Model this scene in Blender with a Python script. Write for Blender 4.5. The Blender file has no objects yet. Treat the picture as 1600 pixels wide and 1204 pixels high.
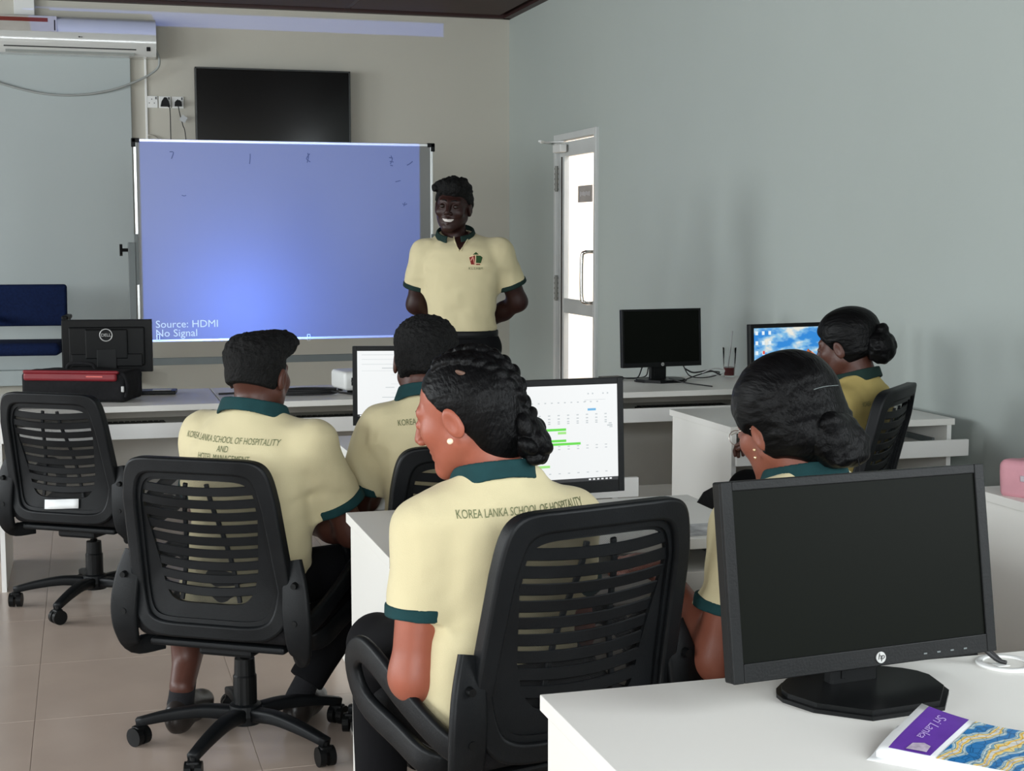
import bpy, bmesh, math, random
import numpy as np
from mathutils import Vector, Matrix, Euler
from mathutils.bvhtree import BVHTree
from mathutils.noise import noise as mnoise
random.seed(7)
S = bpy.context.scene
COL = S.collection
R = math.radians
# ------------------------------------------------------------------ camera
FPX = 2300.0
CZ = 1.43
PITCH = math.atan(234 / FPX)
YAW = R(16.2)
cam_d = bpy.data.cameras.new('camera')
cam = bpy.data.objects.new('camera', cam_d)
COL.objects.link(cam)
cam.location = (0, 0, CZ)
cam.rotation_euler = Euler((R(90) - PITCH, 0, -YAW), 'XYZ')
cam_d.sensor_width = 36.0
cam_d.lens = FPX / 1600 * 36.0
cam_d.clip_start = 0.05
S.camera = cam
S.view_settings.view_transform = 'Standard'
S.view_settings.look = 'None'
S.view_settings.gamma = 1
S.view_settings.use_curve_mapping = False
S.view_settings.exposure = 0.18
# ------------------------------------------------------------------ world: overcast daylight outside
w = bpy.data.worlds.new('overcast_sky')
S.world = w
w.use_nodes = True
wn = w.node_tree
wn.nodes['Background'].inputs[0].default_value = (0.80, 0.90, 1.0, 1)
wn.nodes['Background'].inputs[1].default_value = 1.6
# ------------------------------------------------------------------ daylight through the windows (area lamps in the window openings)
XL, XR, YB, YF, ZC = -6.4, 3.25, 11.26, -2.2, 3.12
def area(name, loc, rot, sx, sy, power, color):
    l = bpy.data.lights.new(name, 'AREA'); l.shape = 'RECTANGLE'; l.size = sx; l.size_y = sy
    l.energy = power; l.color = color
    o = bpy.data.objects.new(name, l); COL.objects.link(o); o.location = loc; o.rotation_euler = rot
    return o
LEFT_WIN = [(-1.8, 0.2), (0.9, 2.9), (3.7, 5.7), (6.8, 8.8)]
DAY = (0.93, 0.98, 1.0)
for k, (a, b) in enumerate(LEFT_WIN):
    area('window_daylight', (XL - 0.1, (a + b) / 2, 2.0), (0, R(-90), 0), 1.8, b - a, (160, 135, 165, 215)[k], DAY)
area('window_daylight', (-0.4, YF - 0.1, 2.0), (R(90), 0, 0), 3.4, 1.8, 200, DAY)
area('window_daylight', (XR + 0.1, -0.1, 2.0), (0, R(90), 0), 1.8, 2.8, 130, DAY)  # unseen right-hand window lamp, added to brighten the foreground desk
area('corridor_daylight', (4.6, 11.5, 3.2), (0, 0, 0), 1.6, 6.0, 230, (1.0, 0.86, 0.74))

# ------------------------------------------------------------------ projector lamp: mask = the projected rectangle
PJ = Vector((1.2, 6.40, 0.85)); YBOARD = 9.05
sp = bpy.data.lights.new('projector_beam', 'SPOT')
sp.energy = 350; sp.color = (1, 1, 1); sp.spot_size = R(75); sp.spot_blend = 0.0; sp.shadow_soft_size = 0.006
spo = bpy.data.objects.new('projector_beam', sp); COL.objects.link(spo)
spo.location = PJ; spo.rotation_euler = (R(90), 0, 0)
sp.use_nodes = True
nt = sp.node_tree
em = nt.nodes['Emission']
tc = nt.nodes.new('ShaderNodeTexCoord')
sx = nt.nodes.new('ShaderNodeSeparateXYZ'); nt.links.new(tc.outputs['Normal'], sx.inputs[0])
def nmath(op, a, b=None, c=None, tree=None):
    t = tree or nt
    n = t.nodes.new('ShaderNodeMath'); n.operation = op
    for i, v in enumerate((a, b, c)):
        if v is None: continue
        if isinstance(v, (int, float)): n.inputs[i].default_value = v
        else: t.links.new(v, n.inputs[i])
    return n.outputs[0]
zc_ = nmath('ABSOLUTE', sx.outputs[2])
uu = nmath('DIVIDE', sx.outputs[0], zc_)
vv = nmath('DIVIDE', sx.outputs[1], zc_)
LU0, LU1, LV0, LV1 = -0.3245, 0.313, -0.02, 0.454
m = nmath('GREATER_THAN', uu, LU0)
m = nmath('MULTIPLY', m, nmath('LESS_THAN', uu, LU1))
m = nmath('MULTIPLY', m, nmath('GREATER_THAN', vv, LV0))
m = nmath('MULTIPLY', m, nmath('LESS_THAN', vv, LV1))
# even illumination of the picture (undo the fall-off of a point lamp towards its corners)
r2 = nmath('ADD', 1.0, nmath('ADD', nmath('MULTIPLY', uu, uu), nmath('MULTIPLY', vv, vv)))
m = nmath('MULTIPLY', m, nmath('POWER', r2, 1.5))
nt.links.new(m, em.inputs['Strength'])
em.inputs['Color'].default_value = (0.10, 0.22, 1.0, 1)

# ------------------------------------------------------------------ materials
MATS = {}
def mat(name, col, rough=0.5, metal=0.0, var=0.06, vscale=6.0, bump=0.0, bscale=60.0, spec=0.5, alpha=1.0, emit=None, estr=1.0, trans=0.0, ior=1.45, coat=0.0, stretch=None, sheen=0.0):
    if name in MATS: return MATS[name]
    M = bpy.data.materials.new(name); M.use_nodes = True
    t = M.node_tree; b = t.nodes['Principled BSDF']
    tc = t.nodes.new('ShaderNodeTexCoord')
    mp = t.nodes.new('ShaderNodeMapping'); t.links.new(tc.outputs['Object'], mp.inputs[0])
    if stretch: mp.inputs['Scale'].default_value = stretch
    n = t.nodes.new('ShaderNodeTexNoise'); n.inputs['Scale'].default_value = vscale; n.inputs['Detail'].default_value = 3
    t.links.new(mp.outputs[0], n.inputs['Vector'])
    cr = t.nodes.new('ShaderNodeValToRGB')
    cr.color_ramp.elements[0].position = 0.3; cr.color_ramp.elements[1].position = 0.7
    cr.color_ramp.elements[0].color = (*[max(0, c * (1 - var)) for c in col], 1)
    cr.color_ramp.elements[1].color = (*[min(1, c * (1 + var)) for c in col], 1)
    t.links.new(n.outputs['Fac'], cr.inputs[0]); t.links.new(cr.outputs[0], b.inputs['Base Color'])
    b.inputs['Roughness'].default_value = rough; b.inputs['Metallic'].default_value = metal
    b.inputs['Specular IOR Level'].default_value = spec; b.inputs['IOR'].default_value = ior
    b.inputs['Alpha'].default_value = alpha; b.inputs['Transmission Weight'].default_value = trans
    b.inputs['Coat Weight'].default_value = coat
    if sheen: b.inputs['Sheen Weight'].default_value = sheen
    if emit:
        b.inputs['Emission Color'].default_value = (*emit, 1); b.inputs['Emission Strength'].default_value = estr
    if bump:
        n2 = t.nodes.new('ShaderNodeTexNoise'); n2.inputs['Scale'].default_value = bscale; n2.inputs['Detail'].default_value = 2
        t.links.new(mp.outputs[0], n2.inputs['Vector'])
        bp = t.nodes.new('ShaderNodeBump'); bp.inputs['Strength'].default_value = bump; bp.inputs['Distance'].default_value = 0.01
        t.links.new(n2.outputs['Fac'], bp.inputs['Height']); t.links.new(bp.outputs[0], b.inputs['Normal'])
    MATS[name] = M
    return M
WALL = mat('painted_wall_back', (0.49, 0.475, 0.415), 0.75, var=0.02, vscale=1.2, bump=0.03, bscale=90)
WALLR = mat('painted_wall_right', (0.385, 0.425, 0.40), 0.7, var=0.02, vscale=1.0, bump=0.03, bscale=90)
WALLP = mat('pale_blue_wall_panel', (0.38, 0.425, 0.425), 0.6, var=0.02, vscale=1.0)  # pale panel; bluish cast of the window light put into its colour
TILE = mat('beige_floor_tile', (0.53, 0.43, 0.36), 0.22, var=0.05, vscale=3.0, bump=0.01, bscale=20)
GROUT = mat('tile_grout', (0.40, 0.34, 0.29), 0.8)
CEIL = mat('dark_brown_ceiling_board', (0.040, 0.014, 0.012), 0.6, var=0.2, vscale=5, stretch=(1, 12, 1))
CEILT = mat('brown_ceiling_batten', (0.030, 0.010, 0.009), 0.5)
LAM = mat('white_laminate', (0.80, 0.79, 0.745), 0.38, var=0.01, vscale=2)
LAME = mat('white_edge_band', (0.86, 0.855, 0.83), 0.4, var=0.01)
LAMG = mat('grey_white_back_board', (0.62, 0.60, 0.55), 0.5, var=0.02)
BLK = mat('black_plastic', (0.0055, 0.0060, 0.0063), 0.45, spec=.2, var=0.15, vscale=12, bump=0.05, bscale=250)
BLKS = mat('black_satin_plastic', (0.0050, 0.0055, 0.0058), 0.36, spec=.2, var=0.1, vscale=8)
BLKD = mat('charcoal_chair_plastic', (0.0060, 0.0070, 0.0080), 0.46, spec=.22, var=0.22, vscale=9, bump=0.06, bscale=300)
FABK = mat('black_seat_fabric', (0.010, 0.010, 0.011), 0.9, var=0.2, vscale=90, bump=0.2, bscale=400, spec=0.2)
CHR = mat('chrome_steel', (0.62, 0.60, 0.57), 0.18, metal=1.0, var=0.03)
ALU = mat('aluminium_trim', (0.72, 0.74, 0.74), 0.3, metal=0.5, var=0.03)
GRYM = mat('grey_painted_steel', (0.13, 0.15, 0.15), 0.5, var=0.06)
WHP = mat('white_plastic', (0.72, 0.73, 0.71), 0.35, var=0.02)
ACW = mat('glossy_white_casing', (0.55, 0.56, 0.54), 0.10, var=0.01, coat=0.4)
PAPER = mat('white_paper', (0.80, 0.82, 0.82), 0.7, var=0.03)
OFFS = mat('switched_off_screen', (0.0042, 0.0050, 0.0038), 0.4, var=0.02, spec=0.05)
TVS = mat('television_glass', (0.004, 0.004, 0.004), 0.12, var=0.02, spec=0.35)
CABLE = mat('black_cable', (0.012, 0.012, 0.013), 0.5)
BLUEF = mat('navy_blue_fabric', (0.004, 0.011, 0.045), 0.9, var=0.2, vscale=60, bump=0.15, bscale=300, spec=0.2)
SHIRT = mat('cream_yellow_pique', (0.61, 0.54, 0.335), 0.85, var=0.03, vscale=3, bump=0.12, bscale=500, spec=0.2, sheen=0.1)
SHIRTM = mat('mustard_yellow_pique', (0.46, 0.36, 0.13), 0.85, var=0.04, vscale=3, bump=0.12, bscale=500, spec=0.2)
GRN = mat('dark_green_knit', (0.011, 0.045, 0.049), 0.85, var=0.1, vscale=30, bump=0.15, bscale=500, spec=0.2)
GRND = mat('black_green_knit', (0.012, 0.028, 0.024), 0.85, var=0.1, vscale=30, bump=0.15, bscale=500, spec=0.2)
TROU = mat('black_trouser_cloth', (0.004, 0.004, 0.005), 0.9, var=0.2, vscale=10, spec=0.2)
HAIR = mat('black_hair', (0.0030, 0.0030, 0.0033), 0.45, var=0.5, vscale=40, bump=0.30, bscale=170, spec=0.13, stretch=(1, 0.12, .5))
HAIRS = mat('black_short_hair', (0.004, 0.004, 0.004), 0.8, var=0.5, vscale=70, bump=0.7, bscale=130, spec=0.25)
SKB = mat('warm_brown_skin', (0.31, 0.092, 0.055), 0.45, var=0.07, vscale=14, bump=0.04, bscale=200, spec=0.4)
SKC = mat('brown_skin', (0.24, 0.080, 0.05), 0.45, var=0.07, vscale=14, bump=0.04, bscale=200, spec=0.4)
SKA = mat('dark_brown_skin', (0.075, 0.028, 0.019), 0.45, var=0.08, vscale=14, bump=0.04, bscale=200, spec=0.4)
SKS = mat('deep_brown_skin', (0.026, 0.0095, 0.0075), 0.45, var=0.08, vscale=14, spec=0.35)
PRINT = mat('grey_green_print', (0.13, 0.15, 0.07), 0.8, var=0.1)
TOOTH = mat('tooth_white', (0.55, 0.51, 0.48), 0.3, emit=None)
GOLD = mat('gold_stud', (0.95, 0.66, 0.40), 0.2, metal=0.7)
LEATH = mat('black_worn_leather', (0.022, 0.018, 0.016), 0.35, var=0.3, vscale=12, bump=0.1)
SOCK = mat('black_sock', (0.006, 0.006, 0.008), 0.9, bump=0.2, bscale=300)
MSHC = mat('dark_lettering', (0.3, 0.3, 0.3), 0.5)

def pattern_alpha(M, scale, duty):
    """woven mesh: real holes by alpha, from a procedural checker of threads in object space"""
    t = M.node_tree; b = t.nodes['Principled BSDF']
    tc = t.nodes.new('ShaderNodeTexCoord'); s = t.nodes.new('ShaderNodeSeparateXYZ'); t.links.new(tc.outputs['Object'], s.inputs[0])
    a = nmath('ADD', s.outputs[0], s.outputs[2], tree=t); c = nmath('SUBTRACT', s.outputs[0], s.outputs[2], tree=t)
    fa = nmath('FRACT', nmath('MULTIPLY', a, scale, tree=t), tree=t); fc = nmath('FRACT', nmath('MULTIPLY', c, scale, tree=t), tree=t)
    ha = nmath('GREATER_THAN', fa, duty, tree=t); hc = nmath('GREATER_THAN', fc, duty, tree=t)
    hole = nmath('MULTIPLY', ha, hc, tree=t)
    t.links.new(nmath('SUBTRACT', 1.0, hole, tree=t), b.inputs['Alpha'])
NET = mat('black_woven_net', (0.015, 0.015, 0.015), 0.8)
pattern_alpha(NET, 260.0, 0.30)

# ------------------------------------------------------------------ object helpers
def link(o): COL.objects.link(o); return o
def tag(o, label=None, cat=None, group=None, kind=None):
    if label: o['label'] = label
    if cat: o['category'] = cat
    if group: o['group'] = group
    if kind: o['kind'] = kind
    return o
def thing(name, label, cat, loc=(0, 0, 0), rz=0.0, group=None):
    o = bpy.data.objects.new(name, None); o.empty_display_size = 0.1
    o.location = loc; o.rotation_euler = (0, 0, rz); link(o)
    return tag(o, label, cat, group)
def obj(name, bm, m, parent=None, smooth=False, label=None):
    if isinstance(bm, bpy.types.Mesh): me = bm
    else:
        me = bpy.data.meshes.new(name)
        bmesh.ops.recalc_face_normals(bm, faces=bm.faces)
        bm.to_mesh(me); bm.free()
    if m and not me.materials: me.materials.append(m)
    if smooth: me.polygons.foreach_set('use_smooth', [True] * len(me.polygons))
    o = bpy.data.objects.new(name, me); link(o)
    if parent: o.parent = parent
    if label: o['label'] = label
    return o
def auto_smooth(o, ang=40):
    me = o.data
    me.polygons.foreach_set('use_smooth', [True] * len(me.polygons))
    me.set_sharp_from_angle(angle=R(ang)) if hasattr(me, 'set_sharp_from_angle') else None
    return o
def xf(bm, verts, M):
    bmesh.ops.transform(bm, matrix=M, verts=verts)
def add_box(bm, c, s, bev=0.0, rot=None, seg=2):
    """box centred at c, size s, optional bevel"""
    g = bmesh.ops.create_cube(bm, size=1.0)
    vs = g['verts']
    M = Matrix.Diagonal((*s, 1))
    xf(bm, vs, M)
    if bev > 0:
        es = list({e for v in vs for e in v.link_edges})
        r = bmesh.ops.bevel(bm, geom=es, offset=bev, segments=seg, affect='EDGES', profile=0.5)
        vs = list({v for f in r['faces'] for v in f.verts} | {v for v in vs if v.is_valid})
        # include every vertex of this island
        st = [vs[0]]; seen = {vs[0]}
        while st:
            v = st.pop()
            for e in v.link_edges:
                q = e.other_vert(v)
                if q not in seen: seen.add(q); st.append(q)
        vs = list(seen)
    T = Matrix.Translation(c)
    if rot is not None: T = T @ (rot.to_4x4() if isinstance(rot, Matrix) else Euler(rot).to_matrix().to_4x4())
    xf(bm, vs, T)
    return vs
def boxb(c, s, bev=0.0, rot=None):
    bm = bmesh.new(); add_box(bm, c, s, bev, rot); return bm
def lohi(x0, x1, y0, y1, z0, z1, bev=0.0):
    return boxb(((x0 + x1) / 2, (y0 + y1) / 2, (z0 + z1) / 2), (x1 - x0, y1 - y0, z1 - z0), bev)
def add_cyl(bm, p0, p1, r0, r1=None, n=20, caps=True):
    r1 = r0 if r1 is None else r1
    p0 = Vector(p0); p1 = Vector(p1); d = p1 - p0
    q = d.to_track_quat('Z', 'Y').to_matrix()
    a = [bm.verts.new(p0 + q @ Vector((r0 * math.cos(2 * math.pi * i / n), r0 * math.sin(2 * math.pi * i / n), 0))) for i in range(n)]
    b = [bm.verts.new(p1 + q @ Vector((r1 * math.cos(2 * math.pi * i / n), r1 * math.sin(2 * math.pi * i / n), 0))) for i in range(n)]
    for i in range(n): bm.faces.new((a[i], a[(i + 1) % n], b[(i + 1) % n], b[i]))
    if caps: bm.faces.new(a[::-1]); bm.faces.new(b)
def add_lathe(bm, c, prof, n=28):
    rings = []
    for (r, z) in prof:
        rings.append([bm.verts.new((c[0] + r * math.cos(2 * math.pi * i / n), c[1] + r * math.sin(2 * math.pi * i / n), c[2] + z)) for i in range(n)])
    for a, b in zip(rings, rings[1:]):
        for i in range(n): bm.faces.new((a[i], a[(i + 1) % n], b[(i + 1) % n], b[i]))
    bm.faces.new(rings[0][::-1]); bm.faces.new(rings[-1])
def catmull(pts, per=6):
    pts = [Vector(p) for p in pts]
    P = [2 * pts[0] - pts[1]] + pts + [2 * pts[-1] - pts[-2]]
    out = []
    for i in range(1, len(P) - 2):
        for k in range(per):
            t = k / per
            a, b, c, d = P[i - 1], P[i], P[i + 1], P[i + 2]
            out.append(0.5 * ((2 * b) + (c - a) * t + (2 * a - 5 * b + 4 * c - d) * t * t + (3 * b - a - 3 * c + d) * t ** 3))
    out.append(pts[-1])
    return out
def add_sweep(bm, path, sec, up=(0, 0, 1), closed=False, scale=None):
    """sweep a closed 2D section (list of (a,b)) along path; a along the side vector, b along the up-ish vector"""
    n = len(path); rings = []; upv = Vector(up); prev = None
    for i, p in enumerate(path):
        if closed: t = path[(i + 1) % n] - path[i - 1]
        else: t = path[min(i + 1, n - 1)] - path[max(i - 1, 0)]
        t = t.normalized() if t.length > 1e-9 else Vector((0, 0, 1))
        if prev is None:
            s = t.cross(upv) if upv.length else t.cross(Vector((.31, .2, .93)))
            if s.length < 1e-3: s = t.cross(Vector((0, 1, 0.01)))
        else: s = prev - t * prev.dot(t)
        if upv.length and i and not closed and scale != 'rmf':
            s2 = t.cross(upv)
            if s2.length > 0.15: s = s2 if s2.dot(prev) > 0 else -s2
        s.normalize(); u = s.cross(t).normalized(); prev = s
        k = 1.0
        if callable(scale): k = scale(i / (n - 1))
        ka, kb = k if isinstance(k, tuple) else (k, k)
        rings.append([bm.verts.new(p + s * (a * ka) + u * (b * kb)) for a, b in sec])
    m_ = len(sec)
    rng = range(n) if closed else range(n - 1)
    for i in rng:
        A = rings[i]; B = rings[(i + 1) % n]
        for j in range(m_): bm.faces.new((A[j], A[(j + 1) % m_], B[(j + 1) % m_], B[j]))
    if not closed:
        bm.faces.new(rings[0][::-1]); bm.faces.new(rings[-1])
def circ(r, n=8, sq=1.0): return [(r * math.cos(2 * math.pi * i / n), r * sq * math.sin(2 * math.pi * i / n)) for i in range(n)]
def rrect(a, b, c, n=3):
    out = []
    for cx, cy, a0 in ((a - c, b - c, 0), (-a + c, b - c, 90), (-a + c, -b + c, 180), (a - c, -b + c, 270)):
        for k in range(n + 1):
            t = R(a0 + 90 * k / n); out.append((cx + c * math.cos(t), cy + c * math.sin(t)))
    return out
def add_tube(bm, pts, r, n=8, per=6):
    add_sweep(bm, catmull(pts, per), circ(r, n), up=(0, 0, 0))
def tube(name, pts, r, m, parent=None, n=8, per=6, label=None):
    bm = bmesh.new(); add_tube(bm, pts, r, n, per)
    return obj(name, bm, m, parent, smooth=True, label=label)
def add_prism(bm, poly, z0, z1, M=None):
    a = [bm.verts.new((x, y, z0)) for x, y in poly]; b = [bm.verts.new((x, y, z1)) for x, y in poly]
    n = len(poly)
    bm.faces.new(a[::-1]); bm.faces.new(b)
    for i in range(n): bm.faces.new((a[i], a[(i + 1) % n], b[(i + 1) % n], b[i]))
    if M is not None: xf(bm, a + b, M)
    return a + b
def text_mesh(s, size, ext=0.0004, spacing=1.0, align='LEFT', wx=1.0, shear=0.0, bold=0.0):
    cu = bpy.data.curves.new('lettering', 'FONT'); cu.body = s; cu.size = size; cu.extrude = ext
    cu.space_character = spacing; cu.align_x = align; cu.resolution_u = 3; cu.shear = shear; cu.offset = bold
    o = bpy.data.objects.new('lettering', cu); link(o)
    dg = bpy.context.evaluated_depsgraph_get()
    me = bpy.data.meshes.new_from_object(o.evaluated_get(dg))
    bpy.data.objects.remove(o); bpy.data.curves.remove(cu)
    if wx != 1.0:
        for v in me.vertices: v.co.x *= wx
    me.materials.clear()
    return me
def put_text(s, size, M, m, parent=None, name='lettering', **k):
    me = text_mesh(s, size, **k)
    me.transform(M)
    return obj(name, me, m, parent)
# ------------------------------------------------------------------ implicit-surface modelling for figures
def surface(f, lo, hi, h, name='figure'):
    B = 8
    lo = np.array(lo, float); hi = np.array(hi, float)
    nb = np.ceil((hi - lo) / (h * B)).astype(int)
    n = nb * B
    cs = [lo[i] + (np.arange(nb[i]) + 0.5) * h * B - 0.5 * h for i in range(3)]
    C = np.stack(np.meshgrid(*cs, indexing='ij'), -1).reshape(-1, 3)
    d = f(C).reshape(nb)
    act = np.abs(d) < h * B * 1.35
    vol = np.where(d < 0, -1.0, 1.0).astype(np.float32)
    vol = np.repeat(np.repeat(np.repeat(vol, B, 0), B, 1), B, 2)
    am = np.repeat(np.repeat(np.repeat(act, B, 0), B, 1), B, 2)
    idx = np.argwhere(am)
    P = lo + idx * h
    val = np.empty(len(P), np.float32)
    for s0 in range(0, len(P), 400000): val[s0:s0 + 400000] = f(P[s0:s0 + 400000])
    vol[idx[:, 0], idx[:, 1], idx[:, 2]] = val
    vol[0] = vol[-1] = 1; vol[:, 0] = vol[:, -1] = 1; vol[:, :, 0] = vol[:, :, -1] = 1
    s = vol < 0
    cnt = np.zeros(tuple(n - 1), np.int8)
    for a in (0, 1):
        for b in (0, 1):
            for c in (0, 1):
                cnt += s[a:n[0] - 1 + a, b:n[1] - 1 + b, c:n[2] - 1 + c]
    cells = np.argwhere((cnt > 0) & (cnt < 8))
    vid = -np.ones(tuple(n - 1), np.int64); vid[cells[:, 0], cells[:, 1], cells[:, 2]] = np.arange(len(cells))
    acc = np.zeros((len(cells), 3)); num = np.zeros(len(cells))
    cor = [(a, b, c) for a in (0, 1) for b in (0, 1) for c in (0, 1)]
    for i, A in enumerate(cor):
        for Bc in cor[i + 1:]:
            if sum(abs(A[k] - Bc[k]) for k in range(3)) != 1: continue
            va = vol[cells[:, 0] + A[0], cells[:, 1] + A[1], cells[:, 2] + A[2]]
            vb = vol[cells[:, 0] + Bc[0], cells[:, 1] + Bc[1], cells[:, 2] + Bc[2]]
            x = (va < 0) != (vb < 0)
            t = np.where(x, va / np.where(x, va - vb, 1), 0)
            p = np.array(A)[None] + t[:, None] * (np.array(Bc) - np.array(A))[None]
            acc[x] += p[x]; num[x] += 1
    V = lo + (cells + acc / num[:, None]) * h
    F = []
    for ax in range(3):
        o1, o2 = [(1, 2), (2, 0), (0, 1)][ax]
        sl0 = [slice(None)] * 3; sl1 = [slice(None)] * 3
        sl0[ax] = slice(0, n[ax] - 1); sl1[ax] = slice(1, n[ax])
        ch = s[tuple(sl0)] != s[tuple(sl1)]
        e = np.argwhere(ch)
        e = e[(e[:, o1] > 0) & (e[:, o2] > 0) & (e[:, o1] < n[o1] - 1) & (e[:, o2] < n[o2] - 1)]
        def vi(d1, d2):
            q = e.copy(); q[:, o1] -= d1; q[:, o2] -= d2
            return vid[q[:, 0], q[:, 1], q[:, 2]]
        quad = np.stack([vi(0, 0), vi(1, 0), vi(1, 1), vi(0, 1)], 1)
        inside = s[e[:, 0], e[:, 1], e[:, 2]]
        quad[~inside] = quad[~inside][:, ::-1]
        F.append(quad)
    F = np.concatenate(F)
    F = F[(F >= 0).all(1)]
    me = bpy.data.meshes.new(name)
    me.vertices.add(len(V)); me.vertices.foreach_set('co', V.astype(np.float32).ravel())
    me.loops.add(len(F) * 4); me.loops.foreach_set('vertex_index', F.astype(np.int32).ravel())
    me.polygons.add(len(F)); me.polygons.foreach_set('loop_start', np.arange(len(F), dtype=np.int32) * 4)
    me.polygons.foreach_set('use_smooth', np.ones(len(F), bool))
    me.update(calc_edges=True); me.validate()
    return me
def smin(a, b, k):
    h = np.maximum(k - np.abs(a - b), 0) / k
    return np.minimum(a, b) - h * h * k * 0.25
def smax(a, b, k): return -smin(-a, -b, k)
def cap(P, a, b, ra, rb):
    a = np.asarray(a, float); b = np.asarray(b, float); ab = b - a
    t = np.clip(((P - a) @ ab) / max(ab @ ab, 1e-9), 0, 1)
    return np.linalg.norm(P - a - t[:, None] * ab, axis=1) - (ra + (rb - ra) * t)
def ell(P, c, r, Rm=None):
    q = P - np.asarray(c, float)
    if Rm is not None: q = q @ Rm
    r = np.asarray(r, float)
    k0 = np.linalg.norm(q / r, axis=1); k1 = np.linalg.norm(q / (r * r), axis=1) + 1e-9
    return k0 * (k0 - 1) / k1
def plane(P, p, n):
    n = np.asarray(n, float); n = n / np.linalg.norm(n)
    return (P - np.asarray(p, float)) @ n
_rng = np.random.RandomState(3)
_LAT = _rng.rand(32, 32, 32) * 2 - 1
def vnoise(P, sc, off=0.0):
    q = P * np.asarray(sc, float) + off
    i = np.floor(q).astype(int); f = q - i; f = f * f * (3 - 2 * f)
    out = 0
    for a in (0, 1):
        for b in (0, 1):
            for c in (0, 1):
                wgt = (f[:, 0] if a else 1 - f[:, 0]) * (f[:, 1] if b else 1 - f[:, 1]) * (f[:, 2] if c else 1 - f[:, 2])
                out = out + wgt * _LAT[(i[:, 0] + a) % 32, (i[:, 1] + b) % 32, (i[:, 2] + c) % 32]
    return out
def loft(P, keys, grow=0.0):
    """upright body section: keys = (z, half width, half depth, xc, yc)"""
    K = np.array(keys, float)
    zz = np.linspace(K[0, 0], K[-1, 0], 80)
    T = [np.interp(zz, K[:, 0], K[:, j]) for j in range(1, 5)]
    ker = np.ones(9) / 9
    T = [np.convolve(np.pad(t, 4, mode='edge'), ker, 'valid') for t in T]
    a, b, xc, yc = [np.interp(P[:, 2], zz, t) for t in T]
    a = a + grow; b = b + grow
    q = ((np.abs(P[:, 0] - xc) / a) ** 2.3 + (np.abs(P[:, 1] - yc) / b) ** 2.3) ** (1 / 2.3)
    d = (q - 1) * np.minimum(a, b)
    d = smax(d, K[0, 0] - P[:, 2], 0.03)
    return smax(d, P[:, 2] - K[-1, 0], 0.02)
def rotm(yaw, pitch=0, roll=0):
    """yaw>0 turns to the figure's left, pitch>0 nods down, roll>0 tilts to the figure's right"""
    M = Matrix.Rotation(R(yaw), 3, 'Z') @ Matrix.Rotation(R(-pitch), 3, 'X') @ Matrix.Rotation(R(roll), 3, 'Y')
    return np.array(M)
def head_sdf(q, smile=False, wide=1.0):
    q = q / np.array([wide, 1, 1])
    m = np.abs(q[:, 0]); Q = np.stack([m, q[:, 1], q[:, 2]], 1)      # mirrored
    d = ell(q, (0, -.016, .030), (.076, .094, .081))
    d = smin(d, ell(q, (0, .028, -.032), (.060, .060, .074)), .03)
    d = smin(d, cap(Q, (.050, .0, -.045), (.010, .064, -.092), .020, .019), .03)
    d = smin(d, ell(Q, (.038, .056, -.016), (.023, .020, .020)), .028)
    d = smin(d, cap(Q, (.004, .080, .026), (.040, .068, .026), .011, .010), .016)
    d = smax(d, -ell(Q, (.031, .101, .004), (.016, .014, .010)), .014)
    d = smin(d, ell(Q, (.031, .078, .004), (.0145, .0125, .0105)), .004)
    d = smin(d, cap(Q, (.0, .088, .014), (.0, .107, -.024), .0085, .0108), .014)
    d = smin(d, ell(Q, (.012, .097, -.030), (.0085, .011, .0075)), .006)
    if smile:
        d = smax(d, -ell(q, (0, .100, -.061), (.030, .022, .0085)), .004)
        d = smin(d, cap(Q, (.0, .090, -.0505), (.029, .076, -.047), .0055, .003), .005)
        d = smin(d, cap(Q, (.0, .087, -.0725), (.026, .076, -.060), .0065, .003), .005)
        d = smin(d, ell(Q, (.044, .064, -.026), (.020, .016, .016)), .012)
    else:
        d = smin(d, cap(Q, (.0, .088, -.054), (.022, .076, -.058), .0070, .003), .006)
        d = smin(d, cap(Q, (.0, .086, -.067), (.019, .076, -.061), .0080, .003), .006)
    d = smin(d, ell(q, (0, .070, -.094), (.020, .018, .016)), .018)
    # ears
    er = np.array(Matrix.Rotation(R(-14), 3, 'X') @ Matrix.Rotation(R(0), 3, 'Z'))
    e = ell(Q, (.079, -.008, -.006), (.0085, .019, .031), er)
    e = smax(e, -ell(Q, (.090, -.004, -.004), (.008, .011, .020), er), .005)
    d = smin(d, e, .005)
    d = smin(d, cap(q, (0, -.022, -.05), (0, -.030, -.10), .052, .052), .03)
    return d * .92
def hair_sdf(q, t=.010, cut=(.95, .012), nape=-.062, seed=0.0, amp=.0025, sc=(90, 90, 60), top=None, wide=1.0, ears=True):
    q = q / np.array([wide, 1, 1])
    d = ell(q, (0, -.018, .028), (.076 + t, .094 + t, .083 + t))
    d = smin(d, ell(q, (0, -.045, -.018), (.060 + t * .8, .058 + t * .8, .060)), .03)
    if top is not None:
        for c, r in top: d = smin(d, ell(q, c, r), .02)
    k, o = cut
    c1 = (q[:, 1] - k * q[:, 2] - o) / math.sqrt(1 + k * k)
    d = smax(d, c1, .006)
    d = smax(d, nape - q[:, 2] - .25 * (q[:, 1] + .05), .006)
    if ears:
        Q = np.stack([np.abs(q[:, 0]), q[:, 1], q[:, 2]], 1)
        d = smax(d, -ell(Q, (.088, .0, -.010), (.020, .024, .034)), .006)
    if amp: d = d + amp * vnoise(q, sc, seed) + amp * .6 * vnoise(q, np.array(sc) * 2.1, seed + 9)
    return d
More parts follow.
